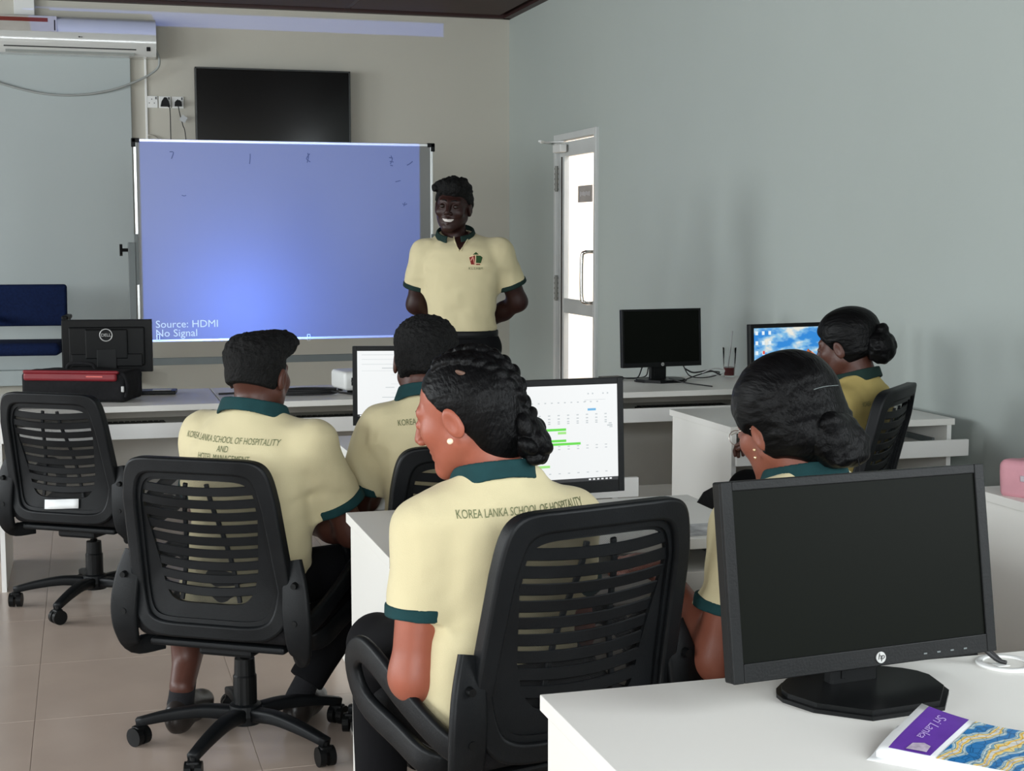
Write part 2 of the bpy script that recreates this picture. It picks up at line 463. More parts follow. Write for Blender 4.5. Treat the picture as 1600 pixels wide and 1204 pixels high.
def hand_sdf(P, W, D, N, curl=35, side=1, sc=1.0, d0=None):
    """palm + five fingers. W wrist, D direction of the hand, N palm normal (palm side), side=+1: thumb on +T"""
    W = Vector(W); D = Vector(D).normalized(); N = Vector(N); N = (N - D * N.dot(D)).normalized(); T = D.cross(N) * side
    Rm = np.array([[T.x, D.x, N.x], [T.y, D.y, N.y], [T.z, D.z, N.z]])
    d = ell(P, W + D * .048 * sc, (.040 * sc, .054 * sc, .016 * sc), Rm)
    for k, (o, L, r) in enumerate(((.030, .070, .0088), (.010, .078, .0090), (-.011, .073, .0086), (-.030, .058, .0078))):
        a = W + D * .085 * sc + T * o * sc; ang = 0; p = a; f = None
        for j, part in enumerate((.45, .32, .23)):
            ang += R(curl * (0.7 if j == 0 else 1.0))
            q = p + (D * math.cos(ang) + N * math.sin(ang)) * L * part * sc
            c = cap(P, p, q, r * sc * (1 - .08 * j), r * sc * (1 - .08 * (j + 1)))
            f = c if f is None else smin(f, c, .003)
            p = q
        d = smin(d, f, .006)
    a = W + D * .022 * sc + T * .026 * sc; b = a + (D * .6 + T * .7 + N * .25).normalized() * .042 * sc
    c_ = b + (D * .9 + T * .1 + N * .3).normalized() * .032 * sc
    th = smin(cap(P, a, b, .013 * sc, .0105 * sc), cap(P, b, c_, .0105 * sc, .0088 * sc), .004)
    return smin(d, th, .012)
def world_of(root, p): return root.matrix_world @ Vector(p)

def wrap_text(s, size, cx, z, shirt_me, front=False, parent=None, m=None, tilt=0.0, spacing=1.0, wx=1.0, name='lettering'):
    """print on the shirt: letter outlines laid onto the shirt's own surface"""
    bvh = BVHTree.FromPolygons([v.co for v in shirt_me.vertices], [p.vertices for p in shirt_me.polygons])
    me = text_mesh(s, size, ext=0.0, align='CENTER', spacing=spacing, wx=wx)
    _drape(me, bvh, cx, z, front, tilt)
    return obj(name, me, m or PRINT, parent)
def _drape(me, bvh, cx, z, front, tilt):
    sg = -1 if front else 1
    bm = bmesh.new(); bm.from_mesh(me)
    bmesh.ops.triangulate(bm, faces=bm.faces)
    bm.to_mesh(me); bm.free()
    for v in me.vertices:
        x, y = v.co.x, v.co.y
        xx = cx + sg * (x * math.cos(tilt) - y * math.sin(tilt)); zz = z + x * math.sin(tilt) + y * math.cos(tilt)
        hit = bvh.ray_cast(Vector((xx, sg * -0.8, zz)), Vector((0, sg * 1.0, 0)))
        if hit[0] is None: v.co = Vector((xx, sg * -0.1, zz))
        else: v.co = hit[0] + Vector((0, -sg * 0.0018, 0))
def join_mesh(a, b):
    bm = bmesh.new(); bm.from_mesh(a); bm.from_mesh(b)
    me = bpy.data.meshes.new(a.name); bm.to_mesh(me); bm.free()
    me.polygons.foreach_set('use_smooth', np.ones(len(me.polygons), bool))
    return me
def seat_pose(s, g=1.0, w=1.0, lean=0.0, fwd=0.05, yb=-0.07, hx=0.0):
    """default sitting pose; s seat height, lean = sideways shift at shoulder height, fwd = forward shift there"""
    Z = lambda z: s + z * g
    L = lambda z: lean * z / .55
    Y = lambda z: yb + fwd * z / .55
    k = []
    for z, a, b in ((-.03, .180, .115), (.06, .182, .118), (.14, .168, .112), (.24, .156, .104), (.34, .168, .112), (.42, .180, .116),
                    (.47, .175, .112), (.505, .140, .095), (.535, .098, .078), (.565, .068, .064), (.60, .060, .058)):
        k.append((Z(z), a * w, b * w, hx + L(z), Y(z)))
    p = dict(keys=k, s=s, g=g, w=w, neck=(hx + L(.57), Y(.57) + .005, Z(.57)))
    p['sh'] = [(hx + L(.475) + i * .158 * w, Y(.475), Z(.470)) for i in (-1, 1)]
    p['el'] = [(hx + L(.3) + i * .235 * w, Y(.2) + .04, Z(.20)) for i in (-1, 1)]
    p['wr'] = [(hx + i * .12, .24, Z(.20)) for i in (-1, 1)]
    p['hd'] = [((-i * .3, 1, -.1), (0, 0, -1)) for i in (-1, 1)]
    p['head'] = (hx + L(.70), Y(.57) + .035, Z(.69)); p['hrot'] = (0, 8, 0)
    p['hip'] = [(hx + i * .09, yb + .02, s + .085) for i in (-1, 1)]
    p['kn'] = [(hx + i * .13, .36, s + .07) for i in (-1, 1)]
    p['an'] = [(hx + i * .13, .34, .10) for i in (-1, 1)]
    p['foot'] = [(0, 1, 0), (0, 1, 0)]
    return p
def segc(P, a, b, r, f0, f1, k=None):
    """a slice of a limb between fractions f0..f1"""
    a = np.asarray(a, float); b = np.asarray(b, float); u = (b - a)
    d = cap(P, a, b, r, r)
    d = np.maximum(d, plane(P, a + u * f1, u)); return np.maximum(d, -plane(P, a + u * f0, u))
def figure(label, loc, rz, p, hair, skin, shirt_m, trim_m, hs=1.0, smile=False, sleeve=.60, rs=(.062, .066), ra=(.048, .040, .026),
           hres=.0030, cres=.0060, group=None, collar=True, open_front=False, arms=(True, True), seed=0, trousers=True, legs=True, curl=35, hwide=1.0, hair_m=None, hair_res=.0032, bare_leg=None, collar_h=.050):
    root = thing('person', label, 'person', loc, rz, group)
    H = np.array(p['head'], float); Hm = rotm(*p['hrot'])
    nk = np.array(p['neck'], float); w = p['w']
    nb0 = H + Hm @ np.array([0, -.030, -.13]) * hs
    nk[:2] = nk[:2] * .35 + nb0[:2] * .65
    p['keys'] = [tuple(k) if k[0] < nk[2] - .045 else (k[0], k[1], k[2], float(nk[0]), float(nk[1])) for k in p['keys']]
    # ---- skin: head and neck at fine pitch, arms and hands, one mesh
    def fh(P):
        q = ((P - H) @ Hm) / hs
        d = head_sdf(q, smile, hwide) * hs
        nb = H + Hm @ np.array([0, -.026, -.08]) * hs
        return smin(d, cap(P, nb, nk + np.array([0, -.005, -.035]), .049 * hs, .056 * hs), .02)
    me = surface(fh, (min(H[0], nk[0]) - .14, min(H[1], nk[1]) - .17, nk[2] - .05), (max(H[0], nk[0]) + .14, H[1] + .16, H[2] + .14), hres, 'body')
    for i in (0, 1):
        if not arms[i]: continue
        a, e, wr = [np.array(p[k][i], float) for k in ('sh', 'el', 'wr')]
        st = a + (e - a) * (sleeve - .25)
        hd, hn = p['hd'][i]
        def fa(P):
            d = cap(P, st, e, ra[0], ra[1])
            d = smin(d, cap(P, e, e + (wr - e) * .35, ra[1], ra[1] * .97), .03)
            d = smin(d, cap(P, e + (wr - e) * .35, wr, ra[1] * .97, ra[2]), .03)
            return smin(d, hand_sdf(P, wr, hd, hn, curl, side=(1 if i == 0 else -1)), .02)
        pts = np.array([st, e, wr, wr + np.array(hd) / np.linalg.norm(hd) * .19])
        me = join_mesh(me, surface(fa, pts.min(0) - .085, pts.max(0) + .085, .0045, 'arm'))
    if bare_leg is not None:
        a, b = bare_leg
        pts = np.array([a, b], float)
        me = join_mesh(me, surface(lambda P: smin(cap(P, a, b, .052, .036), ell(P, pts.mean(0) + np.array([0, -.018, .06]), (.04, .045, .08)), .03), pts.min(0) - .1, pts.max(0) + .1, .006, 'leg'))
    body = obj('body', me, skin, root, smooth=True)
    # eyes (and teeth)
    for i in (-1, 1):
        bm = bmesh.new()
        bmesh.ops.create_uvsphere(bm, u_segments=12, v_segments=8, radius=.0105 * hs)
        eye = obj('eye', bm, mat('eye_dark', (.02, .012, .01), .15), body, smooth=True)
        eye.location = Vector(H + Hm @ (np.array([i * .031 * hwide, .0822 if smile else .0785, .003]) * hs))
        # upper brow hair
        bmb = bmesh.new()
        add_tube(bmb, [Vector(H + Hm @ (np.array([i * t[0] * hwide, t[1] - (0 if smile else .003), t[2]]) * hs)) for t in ((.012, .0925, .027), (.026, .0860, .031), (.042, .0725, .026))], .0026, 6, 4)
        obj('eyebrow', bmb, HAIRS, body, smooth=True)
    if smile:
        bm = bmesh.new()
        n = 10; rows = []
        for j, zz in enumerate((-.0675, -.0612, -.0545)):
            rows.append([bm.verts.new(H + Hm @ (np.array([(k / n * 2 - 1) * (.026, .028, .029)[j], .0895 - .013 * (k / n * 2 - 1) ** 2 + .001 * j, zz + .0035 * (k / n * 2 - 1) ** 2]) * hs)) for k in range(n + 1)])
        for a, b in zip(rows, rows[1:]):
            for k in range(n): bm.faces.new((a[k], a[k + 1], b[k + 1], b[k]))
        obj('teeth', bm, TOOTH, body, smooth=True, label='white smiling teeth')
    # ---- shirt
    K = p['keys']
    def fs(P):
        d = loft(P, K)
        for i in (0, 1):
            a, e = [np.array(p[k][i], float) for k in ('sh', 'el')]
            d = smin(d, cap(P, nk + np.array([0, -.012, -.062]), a + np.array([0, 0, .002]), .050 * w, .056 * w), .045)
            sl = cap(P, a, a + (e - a) * (sleeve + .1), rs[0], rs[1])
            sl = smax(sl, plane(P, a + (e - a) * sleeve, e - a), .004)
            d = smin(d, sl, .035)
        d = smax(d, plane(P, nk + np.array([0, 0, -.002]), (0, .45, 1)), .006)
        Q = P + .05 * np.stack([vnoise(P, 5, seed), vnoise(P, 5, seed + 5), vnoise(P, 5, seed + 11)], 1)
        fold = vnoise(Q, (5, 5, 17), seed + 3); f2 = vnoise(Q, (16, 16, 7), seed + 20)
        d = d + .0095 * fold * np.abs(fold) + .0085 * f2 * np.abs(f2) + .0016 * vnoise(Q, 30, seed + 1)
        return d
    pts = [np.array(k, float)[[3, 4, 0]] for k in K] + [np.array(x, float) for x in p['sh']] + [np.array(p['sh'][i], float) * (1 - sleeve) + np.array(p['el'][i], float) * sleeve for i in (0, 1)]
    pts = np.array(pts)
    sme = surface(fs, pts.min(0) - .22, pts.max(0) + np.array([.22, .22, .06]), cres, 'polo_shirt')
    shirt = obj('polo_shirt', sme, shirt_m, root, smooth=True)
    for i in (0, 1):
        a, e = [np.array(p[k][i], float) for k in ('sh', 'el')]
        c0 = a + (e - a) * (sleeve - .075); c1 = a + (e - a) * (sleeve + .015)
        u = (e - a) / np.linalg.norm(e - a); r = rs[1] + .0035
        def fc(P):
            d = cap(P, a, e, r, r)
            d = smax(d, plane(P, c1, u), .003); d = smax(d, -plane(P, c0, u), .003)
            ins = cap(P, a, e, r - .010, r - .010)
            ins = np.maximum(ins, -plane(P, c1 - u * .012, u))
            return smax(d, -ins, .002) + .0015 * vnoise(P, 25, seed)
        cc = (c0 + c1) / 2
        obj('cuff', surface(fc, cc - .11, cc + .11, .004, 'cuff'), trim_m, shirt, smooth=True, label='dark green sleeve cuff')
    if collar:
        top = nk + np.array([0, 0, collar_h - .008])
        def fcol(P):
            q = P - nk
            h = np.clip((q[:, 2] + .020) / (collar_h + .020), -.2, 1.2)
            rad = .090 - .024 * h
            a = rad * w * 1.0; b = rad * w * 1.02
            d = (np.sqrt((q[:, 0] / a) ** 2 + ((q[:, 1] + .004) / b) ** 2) - 1) * a
            d = np.abs(d) - .0045
            sl = .45 if not open_front else .60
            d = smax(d, q[:, 2] - collar_h + .015 + sl * .6 * (q[:, 1] + .06), .004)
            d = smax(d, -q[:, 2] - .020 - .42 * (q[:, 1] + .03), .004)
            if open_front: d = smax(d, q[:, 1] * .8 - np.abs(q[:, 0]) * 1.4 - .030, .004)
            return d + .0015 * vnoise(P, 22, seed)
        obj('collar', surface(fcol, nk - .13, nk + .13, .0035, 'collar'), trim_m, shirt, smooth=True, label='dark green collar')
    # ---- trousers and shoes
    if trousers:
        pc = np.array([(p['hip'][0][0] + p['hip'][1][0]) / 2, p['hip'][0][1] - .01, p['hip'][0][2]])
        tl = p.get('tl', (1.0, 1.0))
        def ft(P):
            d = ell(P, pc + np.array([0, 0, .0]), (.175 * w, .135, .11))
            for i in (0, 1):
                hp, kn, an = [np.array(p[k][i], float) for k in ('hip', 'kn', 'an')]
                an2 = kn + (an - kn) * tl[i]
                d = smin(d, cap(P, hp, kn, .084, .062), .04)
                sh = smax(cap(P, kn, kn + (an - kn) * (tl[i] + .1), .060, .055), plane(P, an2, an - kn), .004)
                d = smin(d, sh, .03)
            if 'waist' in p: d = smax(smin(d, loft(P, p['waist']), .03), P[:, 2] - p['waist'][-1][0], .005)
            return d + .003 * vnoise(P, (7, 7, 14), seed + 30)
        pts = np.array([pc] + list(p['kn']) + list(p['an']), float)
        hi = pts.max(0) + .17
        if 'waist' in p: hi[2] = p['waist'][-1][0] + .04
        obj('trousers', surface(ft, pts.min(0) - .17, hi, .0085, 'trousers'), TROU, root, smooth=True)
        for i in (0, 1):
            an = np.array(p['an'][i], float); fd = np.array(p['foot'][i], float); fd /= np.linalg.norm(fd)
            sd = np.array([fd[1], -fd[0], 0]); Rm = np.stack([sd, fd, np.array([0, 0, 1.])], 1)
            g = np.array([an[0], an[1], 0])
            def fso(P):
                d = cap(P, an + (np.array(p['kn'][i], float) - an) * .16, an - np.array([0, 0, .02]), .036, .040)
                return d + .002 * vnoise(P, 20, 3)
            if legs: obj('sock', surface(fso, an - .12, an + np.array([.12, .12, .2]), .006, 'sock'), SOCK, root, smooth=True)
            def fsh(P):
                d = ell(P, g + fd * .10 + np.array([0, 0, .045]), (.048, .105, .042), Rm)
                d = smin(d, ell(P, g - fd * .012 + np.array([0, 0, .052]), (.040, .055, .055), Rm), .03)
                d = smin(d, ell(P, g + fd * .055 + np.array([0, 0, .068]), (.036, .06, .040), Rm), .02)
                return smax(d, .006 - P[:, 2], .004)
            obj('shoe', surface(fsh, g + np.minimum(fd * .25, 0) - np.array([.13, .13, .02]), g + np.maximum(fd * .25, 0) + np.array([.13, .13, .16]), .005, 'shoe'), LEATH, root, smooth=True)
    # ---- hair
    def fhair(P):
        q = ((P - H) @ Hm) / hs
        return hair(q) * hs
    hm = surface(fhair, H - np.array([.19, .24, .19]), H + np.array([.19, .19, .22]), hair_res, 'hair')
    ho = obj('hair', hm, hair_m or HAIR, root, smooth=True)
    def hp(q): return Vector(H + Hm @ (np.array(q, float) * hs))
    return dict(root=root, body=body, shirt=shirt, sme=sme, hair=ho, hp=hp, H=H, Hm=Hm, nk=nk)
def dcol(m): return m
def braid(q, pts, r, n, tw=.55):
    """a plait as alternating overlapping lobes along a path (head-local)"""
    path = catmull(pts, 8); L = len(path); d = None
    for i in range(n):
        t = i / (n - 1) * (L - 1.001); k = int(t); p = path[k].lerp(path[k + 1], t - k)
        tg = (path[k + 1] - path[k]).normalized()
        up = Vector((p.x, p.y + .02, p.z)).normalized()
        s = tg.cross(up).normalized(); sg = 1 if i % 2 else -1
        c = p + s * sg * r * tw
        ax = (tg * .9 - s * sg * .55).normalized(); bx = up; cx = ax.cross(bx).normalized(); bx = cx.cross(ax)
        Rm = np.array([[ax.x, bx.x, cx.x], [ax.y, bx.y, cx.y], [ax.z, bx.z, cx.z]])
        e = ell(q, tuple(c), (r * 1.25, r * .8, r * .72), Rm)
        d = e if d is None else smin(d, e, .0015)
    return d
# ================================================================== the room
def struct(name, bm, m, parent=None):
    o = obj(name, bm, m, parent)
    if parent is None: o['kind'] = 'structure'
    return o
fl = struct('floor', lohi(XL - .1, XR + .1, YF - .1, YB + .1, -0.12, -0.0018), GROUT)
tm = None
nx0, ny0 = -0.175, 0.27
for i in range(-2, 6):
    for j in range(4, 16):
        cx = nx0 + i * .6 + .3; cy = ny0 + j * .6 + .3
        if cx > XR - .05: continue
        if tm is None:
            o = obj('tile', boxb((0, 0, -.004), (.5985, .5985, .008), .0006), TILE, fl); tm = o.data
        else:
            o = link(bpy.data.objects.new('tile', tm)); o.parent = fl
        wv = min(.6, XR - (cx - .3)) / .6
        o.location = (cx, cy, 0)
rest = bmesh.new()
add_box(rest, ((XL + nx0 - 1.2) / 2, (YF + YB) / 2, -.004), (nx0 - 1.2 - XL, YB - YF, .008))
add_box(rest, ((XR + nx0 - 1.2) / 2, (YF + ny0 + 2.4) / 2, -.004), (XR - nx0 + 1.2, ny0 + 2.4 - YF, .008))
add_box(rest, ((XR + nx0 - 1.2) / 2, (YB + ny0 + 9.6) / 2, -.004), (XR - nx0 + 1.2, YB - ny0 - 9.6, .008))
o = obj('tile_field', rest, TILE, fl); o['kind'] = 'stuff'

struct('wall_back', lohi(XL - .1, XR + .1, YB, YB + .15, 0, ZC + .1), WALL)
# left wall with its windows
bm = bmesh.new()
Z0, Z1 = 1.1, 2.9
edges = [YF] + [v for ab in LEFT_WIN for v in ab] + [YB]
add_box(bm, (XL - .08, (YF + YB) / 2, Z0 / 2), (.16, YB - YF, Z0))
add_box(bm, (XL - .08, (YF + YB) / 2, (Z1 + ZC) / 2), (.16, YB - YF, ZC - Z1))
for a, b in zip(edges[0::2], edges[1::2]): add_box(bm, (XL - .08, (a + b) / 2, (Z0 + Z1) / 2), (.16, b - a, Z1 - Z0))
struct('wall_left', bm, WALL)
def window(n, a, b, left=True, wx_=XL - .05):
    bm = bmesh.new(); t = .05
    for yy in (a + t / 2, (a + b) / 2, b - t / 2):
        add_box(bm, (wx_, yy, (Z0 + Z1) / 2) if left else (yy, YF - .05, (Z0 + Z1) / 2), (t, t, Z1 - Z0))
    for zz in (Z0 + t / 2, Z1 - t / 2):
        add_box(bm, (wx_, (a + b) / 2, zz) if left else ((a + b) / 2, YF - .05, zz), (t, b - a, t) if left else (b - a, t, t))
    struct('window_%d' % n, bm, ALU)
for k, (a, b) in enumerate(LEFT_WIN): window(k + 1, a, b)
bm = bmesh.new()
add_box(bm, ((XL + XR) / 2, YF - .08, Z0 / 2), (XR - XL, .16, Z0)); add_box(bm, ((XL + XR) / 2, YF - .08, (Z1 + ZC) / 2), (XR - XL, .16, ZC - Z1))
add_box(bm, ((XL - 2.1) / 2, YF - .08, 2.0), (-2.1 - XL, .16, Z1 - Z0)); add_box(bm, ((XR + 1.3) / 2, YF - .08, 2.0), (XR - 1.3, .16, Z1 - Z0))
struct('wall_rear', bm, WALL)
window(5, -2.1, 1.3, left=False)
window(6, -1.5, 1.3, wx_=XR + .05)  # added window out of view, frames the extra right-hand lamp
# right wall with the glazed door
DY0, DY1, DZ = 9.16, 10.06, 2.135
bm = bmesh.new()
add_box(bm, (XR + .04, (1.3 + DY0) / 2, ZC / 2), (.08, DY0 - 1.3, ZC)); add_box(bm, (XR + .075, (YF - 1.5) / 2, ZC / 2), (.15, -1.5 - YF, ZC))
add_box(bm, (XR + .075, -.1, Z0 / 2), (.15, 2.8, Z0)); add_box(bm, (XR + .075, -.1, (Z1 + ZC) / 2), (.15, 2.8, ZC - Z1))
add_box(bm, (XR + .04, (YB + DY1) / 2, ZC / 2), (.08, YB - DY1, ZC))
add_box(bm, (XR + .04, (DY0 + DY1) / 2, (ZC + DZ) / 2), (.08, DY1 - DY0, ZC - DZ))
struct('wall_right', bm, WALLR)
# ceiling of dark boards with battens
ce = struct('ceiling', lohi(XL - .1, XR + .1, YF - .1, YB + .1, ZC + .03, ZC + .12), CEILT)
pm = None
for i in range(8):
    for j in range(7):
        o = obj('ceiling_panel', boxb((0, 0, 0), (1.17, 1.17, .03), .004), CEIL, ce) if pm is None else link(bpy.data.objects.new('ceiling_panel', pm))
        pm = o.data; o.parent = ce; o.location = (XR - .09 - .6 - i * 1.2, YB - .09 - .6 - j * 1.2, ZC + .016)
bt = bmesh.new()
add_box(bt, ((XL + XR) / 2, YB - .03, ZC + .01), (XR - XL, .06, .05)); add_box(bt, (XR - .03, (YF + YB) / 2, ZC + .01), (.06, YB - YF, .05))
for i in range(1, 8): add_box(bt, (XR - .09 - i * 1.2, (YB + 4) / 2, ZC + .02), (.045, YB - 4, .03))
for j in range(1, 6): add_box(bt, ((XL + XR) / 2, YB - .09 - j * 1.2, ZC + .02), (XR - XL, .045, .03))
struct('trim_1', bt, CEILT)
# wall features on the back wall: pale panel on the left with its ledge, wiring conduit
struct('trim_2', lohi(XL, .371, YB - .035, YB, .46, 2.95, .004), WALLP)
bm = bmesh.new(); add_box(bm, ((XL + .371) / 2, YB - .05, .405), (.371 - XL, .10, .11), .004)
struct('trim_3', bm, WALLP)
# low platform under the blue chair
struct('trim_4', lohi(XL, .25, 9.9, YB - .0, 0, .21, .006), LAMG)
cond = obj('wiring_conduit', lohi(.470, .486, YB - .014, YB - .001, 1.2, ZC - .2, .002), WHP)
tag(cond, 'thin white conduit running up the wall left of the sockets', 'conduit')
# corridor outside the door
struct('wall_corridor', lohi(5.6, 5.7, 6.5, 20.0, 0, 3.4), mat('corridor_paint', (.90, .84, .76), .8, var=.01))
struct('wall_corridor_end', lohi(XR + .15, 5.7, 15.0, 15.1, 0, 3.4), MATS['corridor_paint'])
struct('floor_corridor', lohi(XR + .15, 5.7, 6.5, 20.0, -.12, 0), mat('corridor_floor', (.72, .62, .54), .5, var=.03))
# door
dr = thing('door_1', None, None, (XR, (DY0 + DY1) / 2, 0)); dr['kind'] = 'structure'
del_ = None
y0, y1 = DY0 - (DY0 + DY1) / 2, DY1 - (DY0 + DY1) / 2
FRM = mat('grey_white_aluminium', (.56, .58, .57), .35, var=.02)
bm = bmesh.new(); t = .045
add_box(bm, (.02, y0 + t / 2, DZ / 2), (.08, t, DZ), .003); add_box(bm, (.02, y1 - t / 2, DZ / 2), (.08, t, DZ), .003); add_box(bm, (.02, 0, DZ - t / 2), (.08, y1 - y0 - 2 * t - .001, t), .003)
obj('frame', bm, FRM, dr)
bm = bmesh.new(); a, b = y0 + t + .004, y1 - t - .004; st = .085
add_box(bm, (.03, a + .03, 1.04), (.04, .06, 2.07), .003)
add_box(bm, (.03, b - .05, 1.04), (.04, .10, 2.07), .003)
for zc, hh in ((.06, .12), (.94, .105), (2.03, .10)): add_box(bm, (.03, (a + b) / 2 - .02, zc), (.038, b - a - .165, hh), .003)
leaf = obj('door_leaf', bm, FRM, dr)
GLS = mat('clear_glass', (1, 1, 1), .02, trans=1.0, ior=1.01, var=0)
for z0_, z1_ in ((.12, .888), (.993, 1.98)): obj('pane', lohi(.028, .032, a + .055, b - .095, z0_, z1_), GLS, leaf)
obj('glazing_bead', lohi(.004, .03, b - .062, b - .052, .12, 1.98), mat('dark_rubber', (.03, .02, .015), .7), leaf)
tube('door_handle', [(.0, a + .045, .985), (-.055, a + .05, .99), (-.075, a + .06, 1.03), (-.075, a + .06, 1.28), (-.055, a + .05, 1.32), (.0, a + .045, 1.325)], .013, CHR, leaf, 12, label='curved chrome pull handle')
for zz in (1.83, 1.06):
    bm = bmesh.new(); add_cyl(bm, (-.012, b + .005, zz - .09), (-.012, b + .005, zz + .09), .012, n=10)
    for k in range(5): add_cyl(bm, (-.012, b + .005, zz - .08 + k * .036), (-.012, b + .005, zz - .068 + k * .036), .0155, n=10)
    obj('hinge', bm, mat('dull_hinge_steel', (.22, .22, .2), .5, metal=.6), dr)
bm = bmesh.new(); add_box(bm, (-.03, b - .12, 2.035), (.05, .17, .055), .006)
cl = obj('door_closer', bm, WHP, dr, label='white overhead door closer')
bm = bmesh.new(); add_box(bm, (-.09, b + .03, 2.085), (.022, .30, .012), .002, rot=(0, 0, R(-32))); add_box(bm, (-.05, b - .02, 2.085), (.02, .2, .012), .002, rot=(0, 0, R(40)))
obj('closer_arm', bm, WHP, cl)
bm = bmesh.new(); add_box(bm, (-.012, 0, 2.105), (.012, .62, .008))
obj('top_gap', bm, CABLE, dr)
sg = obj('door_sign', lohi(XR + .018, XR + .024, 9.34, 9.63, 1.655, 1.768), mat('grey_sign_back', (.42, .385, .36), .6, var=.1), None)
tag(sg, 'small grey sign plate stuck on the glass of the door', 'sign')
for k in range(7):
    obj('lettering', lohi(XR + .0165, XR + .0178, 9.385 + k * .03, 9.402 + k * .03, 1.695 + .004 * (k % 3), 1.728 - .004 * (k % 2)), mat('pale_sign_print', (.62, .60, .60), .6), sg)
# ================================================================== desks
def desk(label, x0, x1, y0, y1, tray=0.03, group='white computer desks', H=.74, wire=False):
    """white laminate desk; y0 = user side. origin at the middle of its footprint"""
    cx, cy = (x0 + x1) / 2, (y0 + y1) / 2
    t = thing('computer_desk', label, 'desk', (cx, cy, 0), 0, group)
    W = x1 - x0; D = y1 - y0; hw, hd = W / 2, D / 2
    obj('desk_top', lohi(-hw, hw, -hd, hd, H - .025, H, .0015), LAM, t)
    for s in (-1, 1):
        xa = s * (hw - .010)
        sp_ = obj('side_panel', lohi(min(xa, xa - s * .018), max(xa, xa - s * .018), -hd + .01, hd - .01, .0, H - .0255, .001), LAM, t)
        obj('edge_band', lohi(min(xa, xa - s * .018) - .0003, max(xa, xa - s * .018) + .0003, -hd + .0085, -hd + .0098, .0, H - .026), LAME, sp_)
    obj('back_panel', lohi(-hw + .03, hw - .03, hd - .09, hd - .075, .22, H - .026), LAMG, t)
    zt = H - .12
    tr = obj('keyboard_tray', lohi(-hw + .045, hw - .045, -hd - tray + .018, hd - .16, zt, zt + .015, .001), LAM, t)
    obj('tray_front', lohi(-hw + (.03 if tray < .08 else -.01), hw - (.03 if tray < .08 else -.01), -hd - tray, -hd - tray + .016, zt - .012, zt + .05, .0015), LAME, tr)
    for s in (-1, 1): obj('tray_runner', boxb((s * (hw - .037), 0, zt + .02), (.012, D * .7, .03)), GRYM, t)
    return t
dA = desk('white desk at the far left with the red and black bag on it', -.36, .535, 6.15, 6.78)
dB = desk('white desk in the back row carrying the projector, second from the left', .540, 1.435, 6.15, 6.78)
dC = desk('white back row desk near the glass door, with a dark monitor and a drink', 2.19, 3.10, 6.08, 6.72)
dD = desk('white desk in the right corner where the woman in mustard yellow works', 2.236, 3.165, 4.86, 5.44, tray=.08)
dM = desk('white desk in the middle where the man with short round hair works', .80, 1.66, 4.44, 5.02, tray=.13)
dG = desk('white desk carrying the monitor with green chart bars', .615, 1.54, 3.07, 3.61)
dP = desk('white desk at the right frame edge with the pink bag on it', 2.33, 3.22, 2.93, 3.50)
dN = desk('white desk in the bottom right foreground with the large dark monitor', .645, 1.56, 1.48, 2.07)
dN2 = desk('white desk at the right frame edge continuing the foreground desk', 1.565, 2.48, 1.48, 2.07)

